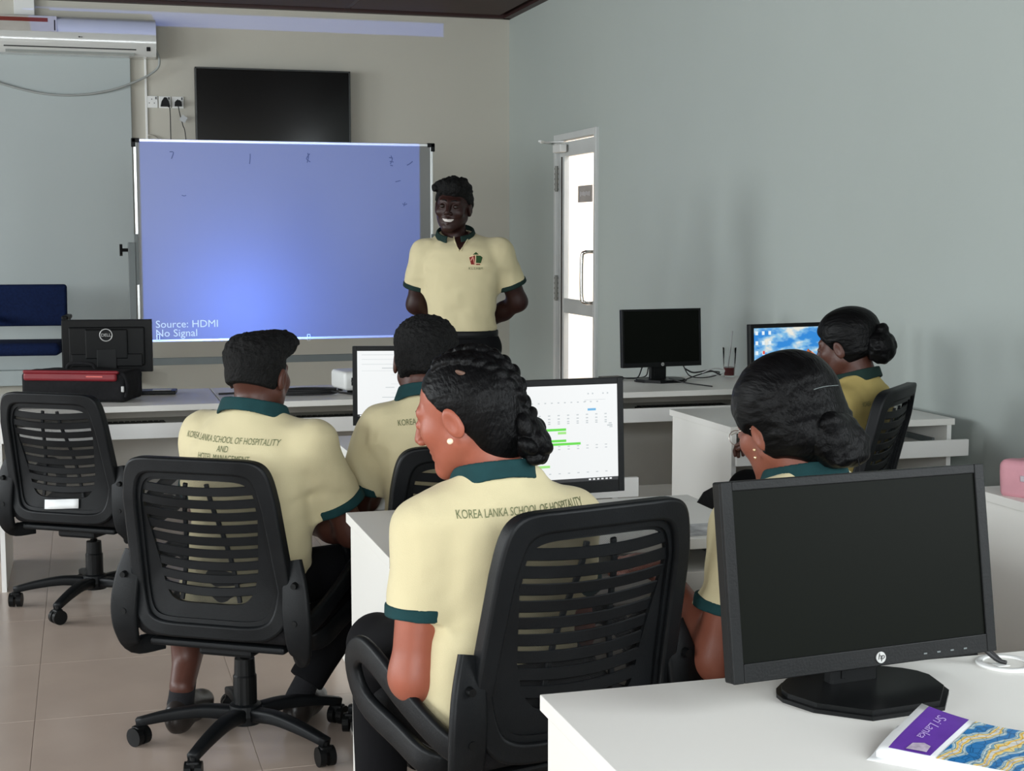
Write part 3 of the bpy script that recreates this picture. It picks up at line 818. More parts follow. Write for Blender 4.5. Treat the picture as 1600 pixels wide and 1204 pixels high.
# ================================================================== monitors
def wallpaper_mat():
    M = bpy.data.materials.new('desktop_landscape_screen'); M.use_nodes = True; t = M.node_tree
    b = t.nodes['Principled BSDF']; b.inputs['Base Color'].default_value = (.01, .01, .01, 1); b.inputs['Roughness'].default_value = .3
    tc = t.nodes.new('ShaderNodeTexCoord'); s = t.nodes.new('ShaderNodeSeparateXYZ'); t.links.new(tc.outputs['Object'], s.inputs[0])
    x, z = s.outputs[0], s.outputs[2]
    N = lambda op, a, b_=None: nmath(op, a, b_, tree=t)
    mp = t.nodes.new('ShaderNodeMapping'); t.links.new(tc.outputs['Object'], mp.inputs[0]); mp.inputs['Scale'].default_value = (9, 1, 22); mp.inputs['Rotation'].default_value = (0, R(22), 0)
    n = t.nodes.new('ShaderNodeTexNoise'); n.inputs['Scale'].default_value = 1.1; n.inputs['Detail'].default_value = 5; t.links.new(mp.outputs[0], n.inputs['Vector'])
    cr = t.nodes.new('ShaderNodeValToRGB'); e = cr.color_ramp.elements
    e[0].position = .44; e[0].color = (.02, .22, .62, 1); e[1].position = .62; e[1].color = (.75, .74, .66, 1)
    m_ = cr.color_ramp.elements.new(.53); m_.color = (.22, .48, .72, 1)
    t.links.new(n.outputs['Fac'], cr.inputs[0])
    # rock massif low on the right, water with its mirror image below
    n2 = t.nodes.new('ShaderNodeTexNoise'); n2.inputs['Scale'].default_value = 40; t.links.new(tc.outputs['Object'], n2.inputs['Vector'])
    rk = t.nodes.new('ShaderNodeValToRGB'); rk.color_ramp.elements[0].position = .4; rk.color_ramp.elements[0].color = (.10, .02, .01, 1); rk.color_ramp.elements[1].position = .6; rk.color_ramp.elements[1].color = (.75, .20, .06, 1)
    t.links.new(n2.outputs['Fac'], rk.inputs[0])
    n3 = t.nodes.new('ShaderNodeTexNoise'); n3.inputs['Scale'].default_value = 16; t.links.new(tc.outputs['Object'], n3.inputs['Vector'])
    hz = N('ADD', N('MULTIPLY', N('SUBTRACT', N('ABSOLUTE', N('SUBTRACT', x, .055)), .07), -0.9), N('MULTIPLY', n3.outputs['Fac'], .05))
    rock = N('LESS_THAN', N('ABSOLUTE', N('ADD', z, .055)), hz)
    mx = t.nodes.new('ShaderNodeMix'); mx.data_type = 'RGBA'; t.links.new(rock, mx.inputs[0]); t.links.new(cr.outputs[0], mx.inputs[6]); t.links.new(rk.outputs[0], mx.inputs[7])
    sand = N('LESS_THAN', N('ABSOLUTE', N('ADD', z, .062)), .006)
    mx2 = t.nodes.new('ShaderNodeMix'); mx2.data_type = 'RGBA'; t.links.new(sand, mx2.inputs[0]); t.links.new(mx.outputs[2], mx2.inputs[6]); mx2.inputs[7].default_value = (.55, .6, .5, 1)
    t.links.new(mx2.outputs[2], b.inputs['Emission Color']); b.inputs['Emission Strength'].default_value = .95
    return M
def emis(name, col, st=1.0):
    return mat(name, (.02, .02, .02), .4, emit=col, estr=st, var=0)
SCRW = emis('white_screen_page', (.93, .95, .95), .80)
SCRT = emis('faint_grey_screen_print', (.60, .64, .66), .78)
SCRB = emis('screen_blue_button', (.10, .36, .62), 1)
SCRG = emis('screen_green_bar', (.09, .60, .03), 1)
SCRG2 = emis('screen_pale_green_bar', (.28, .68, .16), 1)
SCRD = emis('screen_dark_strip', (.010, .010, .012), 1)
def monitor(label, loc, rz, bs=1.0, zb=.045, W=.44, Hh=.275, screen=None, tilt=-4, style='square', logo=None, kind='front', bz=(.016, .016, .016, .030)):
    """origin on the desk under the stand; screen looks towards local -y"""
    t = thing('computer_monitor', label, 'monitor', loc, rz)
    Mt = Matrix.Translation((0, 0, zb)) @ Matrix.Rotation(R(tilt), 4, 'X')
    bm = bmesh.new(); l, r, tp, bt = bz
    def lb(x0, x1, y0, y1, z0, z1, bev=0): return add_box(bm, ((x0 + x1) / 2, (y0 + y1) / 2, (z0 + z1) / 2), (x1 - x0, y1 - y0, z1 - z0), bev)
    lb(-W / 2, W / 2, .0, .022, 0, Hh, .003)
    lb(-W / 2 + .03, W / 2 - .03, .02, .040, .03, Hh - .03, .006)
    lb(-.09, .09, .035, .052, .06, .19, .006)
    casing = obj('casing', bm, BLKS, t); casing.data.transform(Mt)
    bm = bmesh.new()
    lb(-W / 2, -W / 2 + l, -.006, .0, 0, Hh, .0015); lb(W / 2 - r, W / 2, -.006, .0, 0, Hh, .0015)
    lb(-W / 2 + l, W / 2 - r, -.006, .0, 0, bt, .0015); lb(-W / 2 + l, W / 2 - r, -.006, .0, Hh - tp, Hh, .0015)
    bezel = obj('bezel', bm, BLK, t); bezel.data.transform(Mt)
    cx, cz = (l - r) / 2, (bt + Hh - tp) / 2
    sc = obj('screen', boxb((0, 0, 0), (W - l - r, .002, Hh - tp - bt)), screen or OFFS, t)
    sc.matrix_local = Mt @ Matrix.Translation((cx, -.0015, cz))
    sc['sw'] = W - l - r; sc['sh'] = Hh - tp - bt
    # stand
    bm = bmesh.new()
    add_box(bm, (0, .045, (zb + .10) / 2 + .005), (.085, .022, zb + .10), .004)
    add_box(bm, (-.022, .0332, (zb + .02) / 2 + .01), (.006, .003, zb + .0), .001)
    obj('stand_neck', bm, BLKS, t)
    bm = bmesh.new()
    if style == 'round': poly = [(.115 * math.cos(a) * 1.0, .02 + .085 * math.sin(a)) for a in [2 * math.pi * i / 36 for i in range(36)]]
    else:
        poly = [(-.06, -.095), (.06, -.095), (.115, -.035)] + [(.130 * math.cos(R(a)), .02 + .09 * math.sin(R(a))) for a in range(0, 181, 15)] + [(-.115, -.035)]
    poly = [(x * bs, y * bs) for x, y in poly]
    add_prism(bm, poly, 0, .006)
    add_prism(bm, [(x * .94, .02 + (y - .02) * .94) for x, y in poly], .006, .013)
    obj('stand_base', bm, BLKS, t)
    return t, sc, Mt
SIL = mat('silver_badge', (.42, .42, .41), .35, metal=.3, var=.02)
def hp_badge(t, Mt, x, z, r):
    bm = bmesh.new(); add_cyl(bm, (x, -.0062, z), (x, -.0080, z), r, n=32)
    b = obj('round_badge', bm, SIL, t, label='small round silver badge'); b.data.transform(Mt)
    me = text_mesh('hp', r * 1.55, ext=.0002, align='CENTER', spacing=.85, shear=.25)
    me.transform(Mt @ Matrix.Translation((x, -.0083, z - r * .32)) @ Matrix.Rotation(R(90), 4, 'X'))
    obj('lettering', me, mat('badge_dark_print', (.03, .03, .03), .5), b)
def stick(sc, x0, x1, z0, z1, m, name='screen_mark', lift=.0015, lst=None):
    """flat picture element on a screen, in fractions of its width and height from its top left"""
    W, H = sc['sw'], sc['sh']
    bm = bmesh.new(); yy = -lift
    vs = [bm.verts.new(((u - .5) * W, yy, (.5 - v) * H)) for u, v in ((x0, z1), (x1, z1), (x1, z0), (x0, z0))]
    bm.faces.new(vs)
    return bm
def marks(sc, rects, m, name, lift=.0015):
    W, H = sc['sw'], sc['sh']; bm = bmesh.new()
    for (u0, u1, v0, v1) in rects:
        bm.faces.new([bm.verts.new(((u - .5) * W, -lift, (.5 - v) * H)) for u, v in ((u0, v1), (u1, v1), (u1, v0), (u0, v0))])
    return obj(name, bm, m, sc)
# foreground monitor
nt_, nsc, nM = monitor('large black monitor switched off on the foreground desk', (1.118, 1.925, .74), R(6), bs=1.05, zb=.045, W=.472, Hh=.292, tilt=-9, bz=(.018, .018, .014, .028))
hp_badge(nt_, nM, .018, .013, .0085)
mk = bmesh.new()
for k in range(4): add_box(mk, (.10 + k * .025, -.0064, .010), (.006, .0012, .002))
o_ = obj('menu_button', mk, GRYM, nt_); o_.data.transform(nM)
# green chart monitor
gt, gsc, gM = monitor('black monitor showing a white page with green chart bars', (1.08, 3.44, .74), R(4.5), zb=.048, W=.44, Hh=.288, screen=SCRW, tilt=-3)
rr = random.Random(4)
marks(gsc, [(0, 1, .965, 1.0)], SCRD, 'task_bar')
marks(gsc, [(.03 + k * .02, .042 + k * .02, .975, .99) for k in range(8)] + [(.80 + k * .028, .815 + k * .028, .974, .989) for k in range(6)], SCRW, 'task_bar_icon', .0022)
marks(gsc, [(.30 + k * .043, .312 + k * .043, .170, .182) for k in range(14)] + [(.78, .92, .155, .158), (.78, .79, .165, .178), (.80, .81, .085, .10), (.83, .84, .085, .10), (.90, .91, .085, .10), (.93, .94, .085, .10)]
      + [(.02, .25, .05, .062), (.04, .3, .12, .128)] + [(.10 + k * .0625, .115 + k * .0625, v, v + .012) for k in range(14) for v in (.30, .335, .365, .385)]
      + [(.10 + k * .0625, .115 + k * .0625, v, v + .010) for k in range(14) for v in (.62, .65, .90)] + [(.93, .965, .42, .435), (.94, .96, .40, .412), (.945, .965, .44, .45)], SCRT, 'faint_page_print')
marks(gsc, [(.80, .855, .245, .268)], SCRB, 'blue_button')
marks(gsc, [(.50, .655, .440, .465), (.50, .655, .555, .58), (.50, .75, .590, .615), (.30, .475, .555, .575), (.25, .47, .74, .762), (.20, .42, .82, .845)], SCRG, 'green_bar')
marks(gsc, [(.385, .50, .440, .465), (.60, .655, .475, .50), (.385, .50, .555, .58), (.385, .50, .590, .615), (.44, .545, .815, .84)], SCRG2, 'pale_green_bar', .0018)
# middle man's monitor
mt_, msc, mM = monitor('black monitor with a white document page, in front of the short haired man', (1.060, 4.84, .74), R(-14), zb=.052, W=.41, Hh=.268, screen=SCRW, tilt=-2)
marks(msc, [(0, 1, .965, 1.0)], SCRD, 'task_bar'); marks(msc, [(.02, .035, .972, .992)], SCRW, 'task_bar_icon', .0022)
marks(msc, [(.04, .9, .055, .062), (.04, .6, .125, .130), (.04, .9, .20, .206), (.04, .44, .30, .304), (.3, .9, .36, .363), (.3, .95, .50, .503), (.3, .95, .64, .643), (.3, .9, .78, .783), (.22, .35, .255, .268), (.4, .55, .42, .43), (.25, .33, .55, .56), (.4, .52, .55, .56), (.22, .5, .7, .71)] + [(.62 + .01 * rr.random(), .78 + .1 * rr.random(), .42 + k * .045, .424 + k * .045) for k in range(10)], SCRT, 'faint_page_print')
marks(msc, [(.60, .68, .215, .235)], mat('dark_page_print', (.15, .15, .16), .5), 'page_heading', .0022)
# right back-row monitor
rt, rsc, rM = monitor('black monitor switched off on the back row desk beside the glass door', (2.632, 6.50, .74), R(7), zb=.070, W=.425, Hh=.275, tilt=-3, bz=(.010, .010, .010, .022))
hp_badge(rt, rM, .0, .012, .008)
# corner woman's monitor
dt, dsc, dM_ = monitor('black monitor showing a blue sky landscape, in front of the woman in mustard', (2.675, 5.20, .74), R(10), zb=.066, W=.44, Hh=.285, screen=wallpaper_mat(), tilt=-3)
ic = [(.02 + i * .075, .05 + i * .075, .05 + j * .16, .11 + j * .16) for i in range(3) for j in range(4 - i)]
marks(dsc, ic, emis('pale_icon', (.75, .85, .9), .9), 'desktop_icon')
marks(dsc, [(.10, .125, .37, .42)], emis('red_icon', (.7, .08, .05), .9), 'desktop_icon', .002)
# back of the left monitor
ot, osc, oM = monitor('black monitor turned away, round maker badge on its back, behind the red and black bag', (.095, 6.64, .74), R(180 - 8), zb=.100, W=.38, Hh=.228, tilt=-2)
bm = bmesh.new(); MB_ = oM
ring = [Vector((.0 + .026 * math.cos(a), .0545, .165 + .026 * math.sin(a))) for a in [2 * math.pi * i / 40 for i in range(40)]]
add_sweep(bm, ring, circ(.0026, 6), up=(0, 1, 0), closed=True)
rg = obj('round_badge', bm, SIL, ot, smooth=True, label='silver ring badge'); rg.data.transform(oM)
me = text_mesh('DELL', .0185, ext=.0006, align='CENTER', spacing=.95, wx=1.05)
me.transform(oM @ Matrix.Translation((0, .0545, .159)) @ Matrix.Rotation(R(180), 4, 'Z') @ Matrix.Rotation(R(90), 4, 'X'))
obj('lettering', me, SIL, rg)
bm = bmesh.new(); add_box(bm, (0, .043, .055), (.30, .012, .055), .004)
cv = obj('port_cover', bm, BLK, ot); cv.data.transform(oM)

# ================================================================== office chairs
def w_of(v):      # half width of the backrest at height fraction v
    return float(np.interp(v, [0, .12, .35, .6, 1.0], [.200, .228, .243, .232, .205]))
def outline(k=0.0, n=56, cr=.16):
    """rounded outline of the backrest, inset by k metres; returns (x, v*0.5) pairs"""
    pts = []
    H_ = .505
    for i in range(n):
        a = 2 * math.pi * (i + .5) / n
        ca, sa = math.cos(a), math.sin(a)
        e = .22
        u = math.copysign(abs(ca) ** e, ca); q = math.copysign(abs(sa) ** e, sa)
        v = .5 + .5 * q * (1 - k / (H_ / 2))
        pts.append((u * (w_of(v) - k), v * H_))
    return pts
def back_pt(x, zz, s, off=0.0):
    """backrest surface; off > 0 is towards the sitter"""
    v = zz / .505
    y = -.205 - .075 * v + .030 * math.sin(math.pi * min(1, max(0, (v - .05) / .7))) * 1.0 + .55 * x * x
    return Vector((x, y + off, s - .05 + zz * .985))
def ring_mesh(oa, ob, s, f0, f1, rad=False):
    """band between outlines oa and ob with back face offset f0, front face offset f1"""
    bm = bmesh.new(); n = len(oa)
    L = [[bm.verts.new(back_pt(x, z, s, f)) for x, z in o] for o, f in ((oa, f0), (ob, f0), (ob, f1), (oa, f1))]
    for A, B in zip(L, L[1:] + L[:1]):
        for i in range(n): bm.faces.new((A[i], A[(i + 1) % n], B[(i + 1) % n], B[i]))
    return bm
def opening(n=56):
    pts = []
    for i in range(n):
        a = 2 * math.pi * (i + .5) / n; ca, sa = math.cos(a), math.sin(a)
        u = math.copysign(abs(ca) ** .3, ca); q = math.copysign(abs(sa) ** .3, sa)
        v = .535 + .345 * q
        w_ = float(np.interp(v, [.19, .30, .6, .88], [.125, .135, .160, .165]))
        pts.append((u * w_, v * .505))
    return pts
def make_chair(name='office_chair', s=.40, legrot=20, arms=True, label='', group='black mesh back office chairs'):
    t = thing(name, label, 'chair', (0, 0, 0), 0, group)
    fr = obj('backrest_frame', ring_mesh(outline(0), outline(.042), s, -.022, .016), BLKD, t)
    md = fr.modifiers.new('b', 'BEVEL'); md.width = .007; md.segments = 3; md.limit_method = 'ANGLE'; md.angle_limit = R(50)
    auto_smooth(fr, 60)
    r2_ = obj('inner_rim', ring_mesh(outline(.042), outline(.054), s, -.010, .012), BLKD, fr); auto_smooth(r2_, 50)
    pl = obj('backrest_panel', ring_mesh(outline(.053), opening(), s, -.004, .006), BLKD, t); auto_smooth(pl, 50)
    # horizontal slats
    for k in range(9):
        v = .255 + k * .0705
        w_ = float(np.interp(v, [.19, .30, .6, .88], [.125, .135, .160, .165])) + .003
        hh = .0126
        bm = bmesh.new(); n = 12; rows = []
        for i in range(n + 1):
            x = w_ * (i / n * 2 - 1); z0 = v * .505 + .010 * (x / w_) ** 2
            rows.append([bm.verts.new(back_pt(x, z0 + dz, s, f)) for dz, f in ((-hh, -.0022), (-hh * .86, -.0042), (hh * .86, -.0042), (hh, -.0022), (hh * .9, .004), (-hh * .9, .004))])
        for A, B in zip(rows, rows[1:]):
            for j in range(6): bm.faces.new((A[j], A[(j + 1) % 6], B[(j + 1) % 6], B[j]))
        bm.faces.new(rows[0]); bm.faces.new(rows[-1][::-1])
        auto_smooth(obj('slat', bm, BLKD, t), 28)
    for sx_ in (-1, 1):
        bm = bmesh.new(); path = [back_pt(sx_ * (.03 + .055 * (1 - i / 10)), (.20 + .66 * i / 10) * .505, s, .006) for i in range(11)]
        add_sweep(bm, path, rrect(.006, .004, .0015, 1), up=(0, 1, 0))
        obj('rib', bm, BLKD, t, smooth=False)
    bm = bmesh.new(); nx_, nz_ = 10, 16; g = []
    for j in range(nz_ + 1):
        v = .06 + .88 * j / nz_; g.append([bm.verts.new(back_pt((w_of(v) - .04) * (i / nx_ * 2 - 1), v * .505, s, .014)) for i in range(nx_ + 1)])
    for j in range(nz_):
        for i in range(nx_): bm.faces.new((g[j][i], g[j][i + 1], g[j + 1][i + 1], g[j + 1][i]))
    obj('mesh_fabric', bm, NET, t, smooth=True)
    # seat
    bm = bmesh.new(); add_box(bm, (0, .04, s - .035), (.47, .46, .075), .032, seg=4)
    for v in bm.verts:
        r_ = (v.co.x / .235) ** 2; v.co.z += .010 * r_ - (.03 * max(0, (v.co.y - .15) / .12) ** 2)
    seat = obj('seat', bm, FABK, t, smooth=True)
    bm = bmesh.new(); add_box(bm, (0, .03, s - .082), (.40, .40, .02), .008); add_box(bm, (0, .0, s - .105), (.16, .24, .04), .01)
    obj('seat_pan', bm, BLKD, t)
    # arms: bracket behind, loop in front
    if arms:
        for sx_ in (-1, 1):
            bm = bmesh.new()
            loop = catmull([(sx_ * .232, -.185, s - .02), (sx_ * .262, -.135, s - .008), (sx_ * .285, -.02, s + .045), (sx_ * .294, .10, s + .098), (sx_ * .292, .175, s + .104),
                            (sx_ * .286, .222, s + .06), (sx_ * .276, .19, s - .01), (sx_ * .262, .07, s - .05), (sx_ * .25, -.05, s - .075), (sx_ * .16, -.06, s - .085)], 5)
            add_sweep(bm, loop, rrect(.028, .010, .008, 2), up=(1, 0, 0), scale=lambda f: (1, 1))
            ob_ = obj('armrest', bm, BLKD, t); auto_smooth(ob_, 50)
            bm = bmesh.new()
            br = catmull([(sx_ * .232, -.180, s + .170), (sx_ * .246, -.196, s + .10), (sx_ * .254, -.205, s + .02), (sx_ * .254, -.195, s - .05), (sx_ * .246, -.165, s - .095), (sx_ * .20, -.09, s - .098)], 5)
            add_sweep(bm, br, rrect(.036, .010, .008, 2), up=(0, 1, 0), scale=lambda f: (.75 + .35 * math.sin(math.pi * min(1, f * 1.3)), 1))
            bk = obj('arm_bracket', bm, BLKD, t); auto_smooth(bk, 50)
            for zz in (s + .11, s + .01):
                bm = bmesh.new(); add_cyl(bm, (sx_ * .250, -.200, zz), (sx_ * .250, -.2175, zz), .010, .008, 12)
                obj('bolt', bm, BLK, bk)
    # column
    bm = bmesh.new(); add_lathe(bm, (0, 0, 0), [(.033, .115), (.033, .20), (.030, .205), (.028, s - .16)], 24)
    obj('column_sleeve', bm, BLKS, t, smooth=False)
    bm = bmesh.new(); add_cyl(bm, (0, 0, s - .17), (0, 0, s - .10), .0135, n=16); obj('gas_piston', bm, CHR, t, smooth=True)
    bm = bmesh.new(); add_lathe(bm, (0, 0, 0), [(.020, .06), (.045, .065), (.048, .09), (.044, .118), (.034, .122)], 24)
    obj('hub', bm, BLKD, t)
    for k in range(5):
        a = R(72 * k + legrot); c_, s_ = math.cos(a), math.sin(a)
        bm = bmesh.new(); path = catmull([(.03 * c_, .03 * s_, .092), (.12 * c_, .12 * s_, .098), (.22 * c_, .22 * s_, .085), (.305 * c_, .305 * s_, .066)], 4)
        add_sweep(bm, path, rrect(.023, .017, .008, 2), up=(0, 0, 1), scale=lambda f: (1.0 - .35 * f, 1.15 - .45 * f))
        lg = obj('base_leg', bm, BLKD, t, smooth=True)
        bm = bmesh.new(); px_, py_ = .30 * c_, .30 * s_; ar = a + 1.1 + k
        dx, dy = math.cos(ar), math.sin(ar)
        for sd in (-1, 1):
            cx_, cy_ = px_ + sd * .014 * dx, py_ + sd * .014 * dy
            add_cyl(bm, (cx_ - .009 * dx, cy_ - .009 * dy, .027), (cx_ + .009 * dx, cy_ + .009 * dy, .027), .027, n=20)
        add_cyl(bm, (px_, py_, .03), (px_, py_, .068), .009, n=10)
        add_box(bm, (px_, py_, .046), (.036, .030, .022), .006, rot=(0, 0, ar))
        obj('caster', bm, BLK, lg)
    return t
chA = make_chair(s=.41, legrot=-19, label='black mesh back office chair under the man with the quiff haircut')
chA.location = (.405, 4.09, 0); chA.rotation_euler = (0, 0, R(-32))
chE = make_chair(s=.41, legrot=60, label='empty black mesh back office chair with a white paper slip stuck on its back')
chE.location = (.01, 5.86, 0); chE.rotation_euler = (0, 0, R(-33))
bm = bmesh.new(); g = []
for i in range(7):
    x = .005 + .072 * (i / 6 * 2 - 1); g.append([bm.verts.new(back_pt(x, zz + .010 * i / 6, .41, -.014 - .003 * math.sin(i))) for zz in (.052, .066, .088)])
for A, B in zip(g, g[1:]):
    for j in range(2): bm.faces.new((A[j], B[j], B[j + 1], A[j + 1]))
pp = obj('paper_slip', bm, PAPER, chE, smooth=True, label='torn white paper slip')
md = pp.modifiers.new('t', 'SOLIDIFY'); md.thickness = .001
chM = make_chair(s=.43, label='black mesh back office chair under the man with short round hair')
chM.location = (.995, 4.02, 0); chM.rotation_euler = (0, 0, R(-2))
chB = make_chair(s=.485, label='large black mesh back office chair in the foreground under the woman with the braided bun')
chB.location = (.850, 2.82, 0); chB.rotation_euler = (0, 0, R(15))
chC = make_chair(s=.50, label='black office chair mostly hidden behind the foreground monitor')
chC.location = (1.47, 2.80, 0); chC.rotation_euler = (0, 0, R(6))
chD = make_chair(s=.50, label='black mesh back office chair turned sideways under the woman in mustard')
chD.location = (2.335, 4.39, 0); chD.rotation_euler = (0, 0, R(45))

# ================================================================== blue visitor chair on the platform
vc = thing('visitor_chair', 'navy blue padded visitor chair against the pale wall at the far left', 'chair', (-.38, 10.45, .21), R(-6))
bm = bmesh.new(); add_box(bm, (0, .20, .745), (.50, .05, .285), .022, seg=4)
for v in bm.verts: v.co.y += .25 * v.co.x ** 2 * -1 + .08 * (v.co.z - .745)
obj('backrest', bm, BLUEF, vc, smooth=True)
bm = bmesh.new(); add_box(bm, (0, -.02, .47), (.49, .46, .085), .035, seg=4)
obj('seat', bm, BLUEF, vc, smooth=True)
for s_ in (-1, 1):
    tube('frame', [(s_ * .26, -.20, .0), (s_ * .262, -.20, .40), (s_ * .262, -.19, .62), (s_ * .262, -.14, .655), (s_ * .262, .10, .655), (s_ * .262, .16, .62), (s_ * .262, .20, .0)], .012, BLK, vc)
    bm = bmesh.new(); add_box(bm, (s_ * .268, -.02, .672), (.045, .26, .03), .01); obj('armrest', bm, BLK, vc)
tube('cross_bar', [(-.26, .14, .60), (-.2, .19, .62), (.2, .19, .62), (.26, .14, .60)], .010, BLK, vc)
# ================================================================== whiteboard on its stand
wb = thing('whiteboard', 'large whiteboard on a grey stand, lit blue by the projector', 'whiteboard', (1.21, YBOARD, 0))
bw = .905; zb0, zb1 = .795, 1.998
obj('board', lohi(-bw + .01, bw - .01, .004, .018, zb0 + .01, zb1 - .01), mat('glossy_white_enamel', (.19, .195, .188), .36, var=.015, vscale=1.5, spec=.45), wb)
for a in ((-bw, bw, zb0, zb0 + .016), (-bw, bw, zb1 - .016, zb1)): obj('edge_trim', lohi(a[0], a[1], 0, .022, a[2], a[3], .002), ALU, wb)
for sgn in (-1, 1): obj('edge_trim', lohi(min(sgn * bw, sgn * (bw - .016)), max(sgn * bw, sgn * (bw - .016)), 0, .022, zb0, zb1, .002), ALU, wb)
for sgn in (-1, 1):
    for zz in (zb0, zb1):
        s2 = 1 if zz == zb1 else -1
        bm = bmesh.new(); add_box(bm, (sgn * (bw - .012), .011, zz - s2 * .008), (.045, .030, .026), .003); add_box(bm, (sgn * (bw + .0), .011, zz - s2 * .022), (.026, .030, .05), .003)
        obj('corner_cap', bm, BLK, wb)
INK = mat('faded_marker_ink', (.07, .08, .09), .6, var=.2)
def scrib(pts, r=.003):
    bm = bmesh.new(); add_tube(bm, [(x - 1.21, -.0005, z) for x, z in pts], r, 5, 3)
    o = obj('marker_stroke', bm, INK, wb)
    o.data.transform(Matrix.Diagonal((1, .12, 1, 1))); o.location.y = .0036
YB_ = YBOARD
def bp(px, py):
    # point of the board plane seen at this place of the photograph
    a = (px - 800) / FPX; b = (602 - py) / FPX
    fw = Vector((math.sin(YAW) * math.cos(PITCH), math.cos(YAW) * math.cos(PITCH), -math.sin(PITCH))); rt_ = Vector((math.cos(YAW), -math.sin(YAW), 0)); up_ = rt_.cross(fw)
    d = fw + rt_ * a + up_ * b; k = YB_ / d.y
    return (d.x * k, CZ + d.z * k)
for st in ([(265, 237), (271, 238), (268, 248)], [(391, 240), (391, 247), (390, 256)], [(481, 239), (482, 246), (480, 254)], [(484, 240), (479, 248), (485, 253)], [(611, 243), (613, 249), (610, 256)],
           [(608, 246), (614, 247)], [(609, 252), (615, 253)], [(610, 258), (614, 259)], [(636, 258), (640, 256), (645, 252)], [(629, 318), (633, 320), (636, 318)], [(633, 316), (631, 322)], [(284, 305), (288, 306), (291, 305)],
           [(618, 284), (622, 283), (626, 282)]):
    scrib([bp(*q) for q in st])
# projected words
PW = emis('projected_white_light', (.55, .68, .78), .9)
for s_, px, py, w_ in (('Source: HDMI', 243, 512, 97), ('No Signal', 243, 526, 64)):
    x, z = bp(px, py); x2, _ = bp(px + w_, py)
    me = text_mesh(s_, .062, ext=.0002, bold=.0)
    wd = max(v.co.x for v in me.vertices) - min(v.co.x for v in me.vertices)
    k = (x2 - x) / wd
    for v in me.vertices: v.co.x *= k
    me.transform(Matrix.Translation((x - 1.21, .0030, z)) @ Matrix.Rotation(R(90), 4, 'X'))
    obj('projected_lettering', me, PW, wb, label='white projected words')
for px in (247, 482):
    x, z = bp(px, 527); bm = bmesh.new()
    for q in ((-.007, 0, .004, .04), (.009, 0, .004, .04), (.001, .019, .018, .004), (.001, -.019, .018, .004)): add_box(bm, (x - 1.21 + q[0], -.004, z + q[1]), (q[2], .006, q[3]))
    obj('tray_clip', bm, ALU, wb)
for sgn in (-1, 1):
    obj('stand_post', lohi(min(sgn * (bw + .004), sgn * (bw + .046)), max(sgn * (bw + .004), sgn * (bw + .046)), -.012, .03, .05, 1.39, .003), GRYM, wb)
    obj('board_clamp', lohi(min(sgn * (bw - .014), sgn * (bw + .010)), max(sgn * (bw - .014), sgn * (bw + .010)), -.006, .026, 1.14, 1.44, .003), GRYM, wb)
    bm = bmesh.new(); add_cyl(bm, (sgn * (bw + .045), .01, 1.345), (sgn * (bw + .085), .01, 1.345), .010, n=12); add_cyl(bm, (sgn * (bw + .078), .01, 1.345), (sgn * (bw + .094), .01, 1.345), .035, n=8)
    obj('clamp_knob', bm, BLK, wb)
    bm = bmesh.new(); add_box(bm, (sgn * (bw + .02), .0, .075), (.045, .55, .045), .003)
    for yy in (-.24, .24): add_cyl(bm, (sgn * (bw + .02) - .01, yy, .026), (sgn * (bw + .02) + .01, yy, .026), .026, n=14)
    obj('stand_foot', bm, GRYM, wb)
obj('cross_bar', lohi(-bw - .004, bw + .004, .0, .025, .655, .698, .002), GRYM, wb)
# ================================================================== wall television
tv = thing('wall_television', 'black flat television on the back wall above the whiteboard', 'television', (1.40, 11.2, 2.335))
tw, th = .575, .325
obj('casing', lohi(-tw, tw, -.03, .03, -th, th, .006), mat('tv_casing', (.012, .012, .012), .5), tv)
bm = bmesh.new()
for q in ((-tw, -tw + .012, -th, th), (tw - .012, tw, -th, th), (-tw, tw, -th, -th + .018), (-tw, tw, th - .012, th)): add_box(bm, ((q[0] + q[1]) / 2, -.034, (q[2] + q[3]) / 2), (q[1] - q[0], .010, q[3] - q[2]), .002)
obj('bezel', bm, mat('tv_bezel', (.03, .033, .032), .35, var=.3, vscale=20), tv)
obj('screen', lohi(-tw + .012, tw - .012, -.0325, -.031, -th + .018, th - .012), TVS, tv)
obj('wall_bracket', lohi(-.2, .2, .03, .059, -.15, .15), GRYM, tv)
# ================================================================== sockets, plugs
for i in range(3):
    x = .518 + i * .093
    so = thing('wall_socket', ['white wall socket, empty, nearest the conduit', 'white wall socket with a large black plug, middle of the three', 'white wall socket with a small black plug, nearest the television'][i], 'socket', (x, YB, 2.405), 0, 'wall sockets')
    obj('face_plate', lohi(-.043, .043, -.012, -.0005, -.043, .043, .003), WHP, so)
    bm = bmesh.new()
    for q in ((0, .02), (-.018, -.008), (.018, -.008)): add_cyl(bm, (q[0], -.0125, q[1]), (q[0], -.0135, q[1]), .004, n=8)
    add_box(bm, (.03, -.0135, .028), (.010, .003, .018)); obj('socket_hole', bm, mat('socket_dark', (.1, .1, .1), .6), so)
def plug(x, big, lab):
    t = thing('power_plug', lab, 'plug', (x, YB - .013, 2.40))
    bm = bmesh.new(); n = 3
    pr_ = [(.028, 0), (.028, .018), (.018, .034)] if big else [(.024, 0), (.024, .014), (.016, .028)]
    poly = [(-.034, -.028), (.034, -.028), (.026, .010), (.008, .038), (-.008, .038), (-.026, .010)] if big else [(-.026, -.024), (.026, -.024), (.024, .006), (.012, .020), (-.012, .020), (-.024, .006)]
    M_ = Matrix.Rotation(R(90), 4, 'X')
    add_prism(bm, poly, 0, .03, M_); add_prism(bm, [(a * .7, b * .7) for a, b in poly], .03, .045, M_)
    obj('plug_body', bm, BLK, t); return t
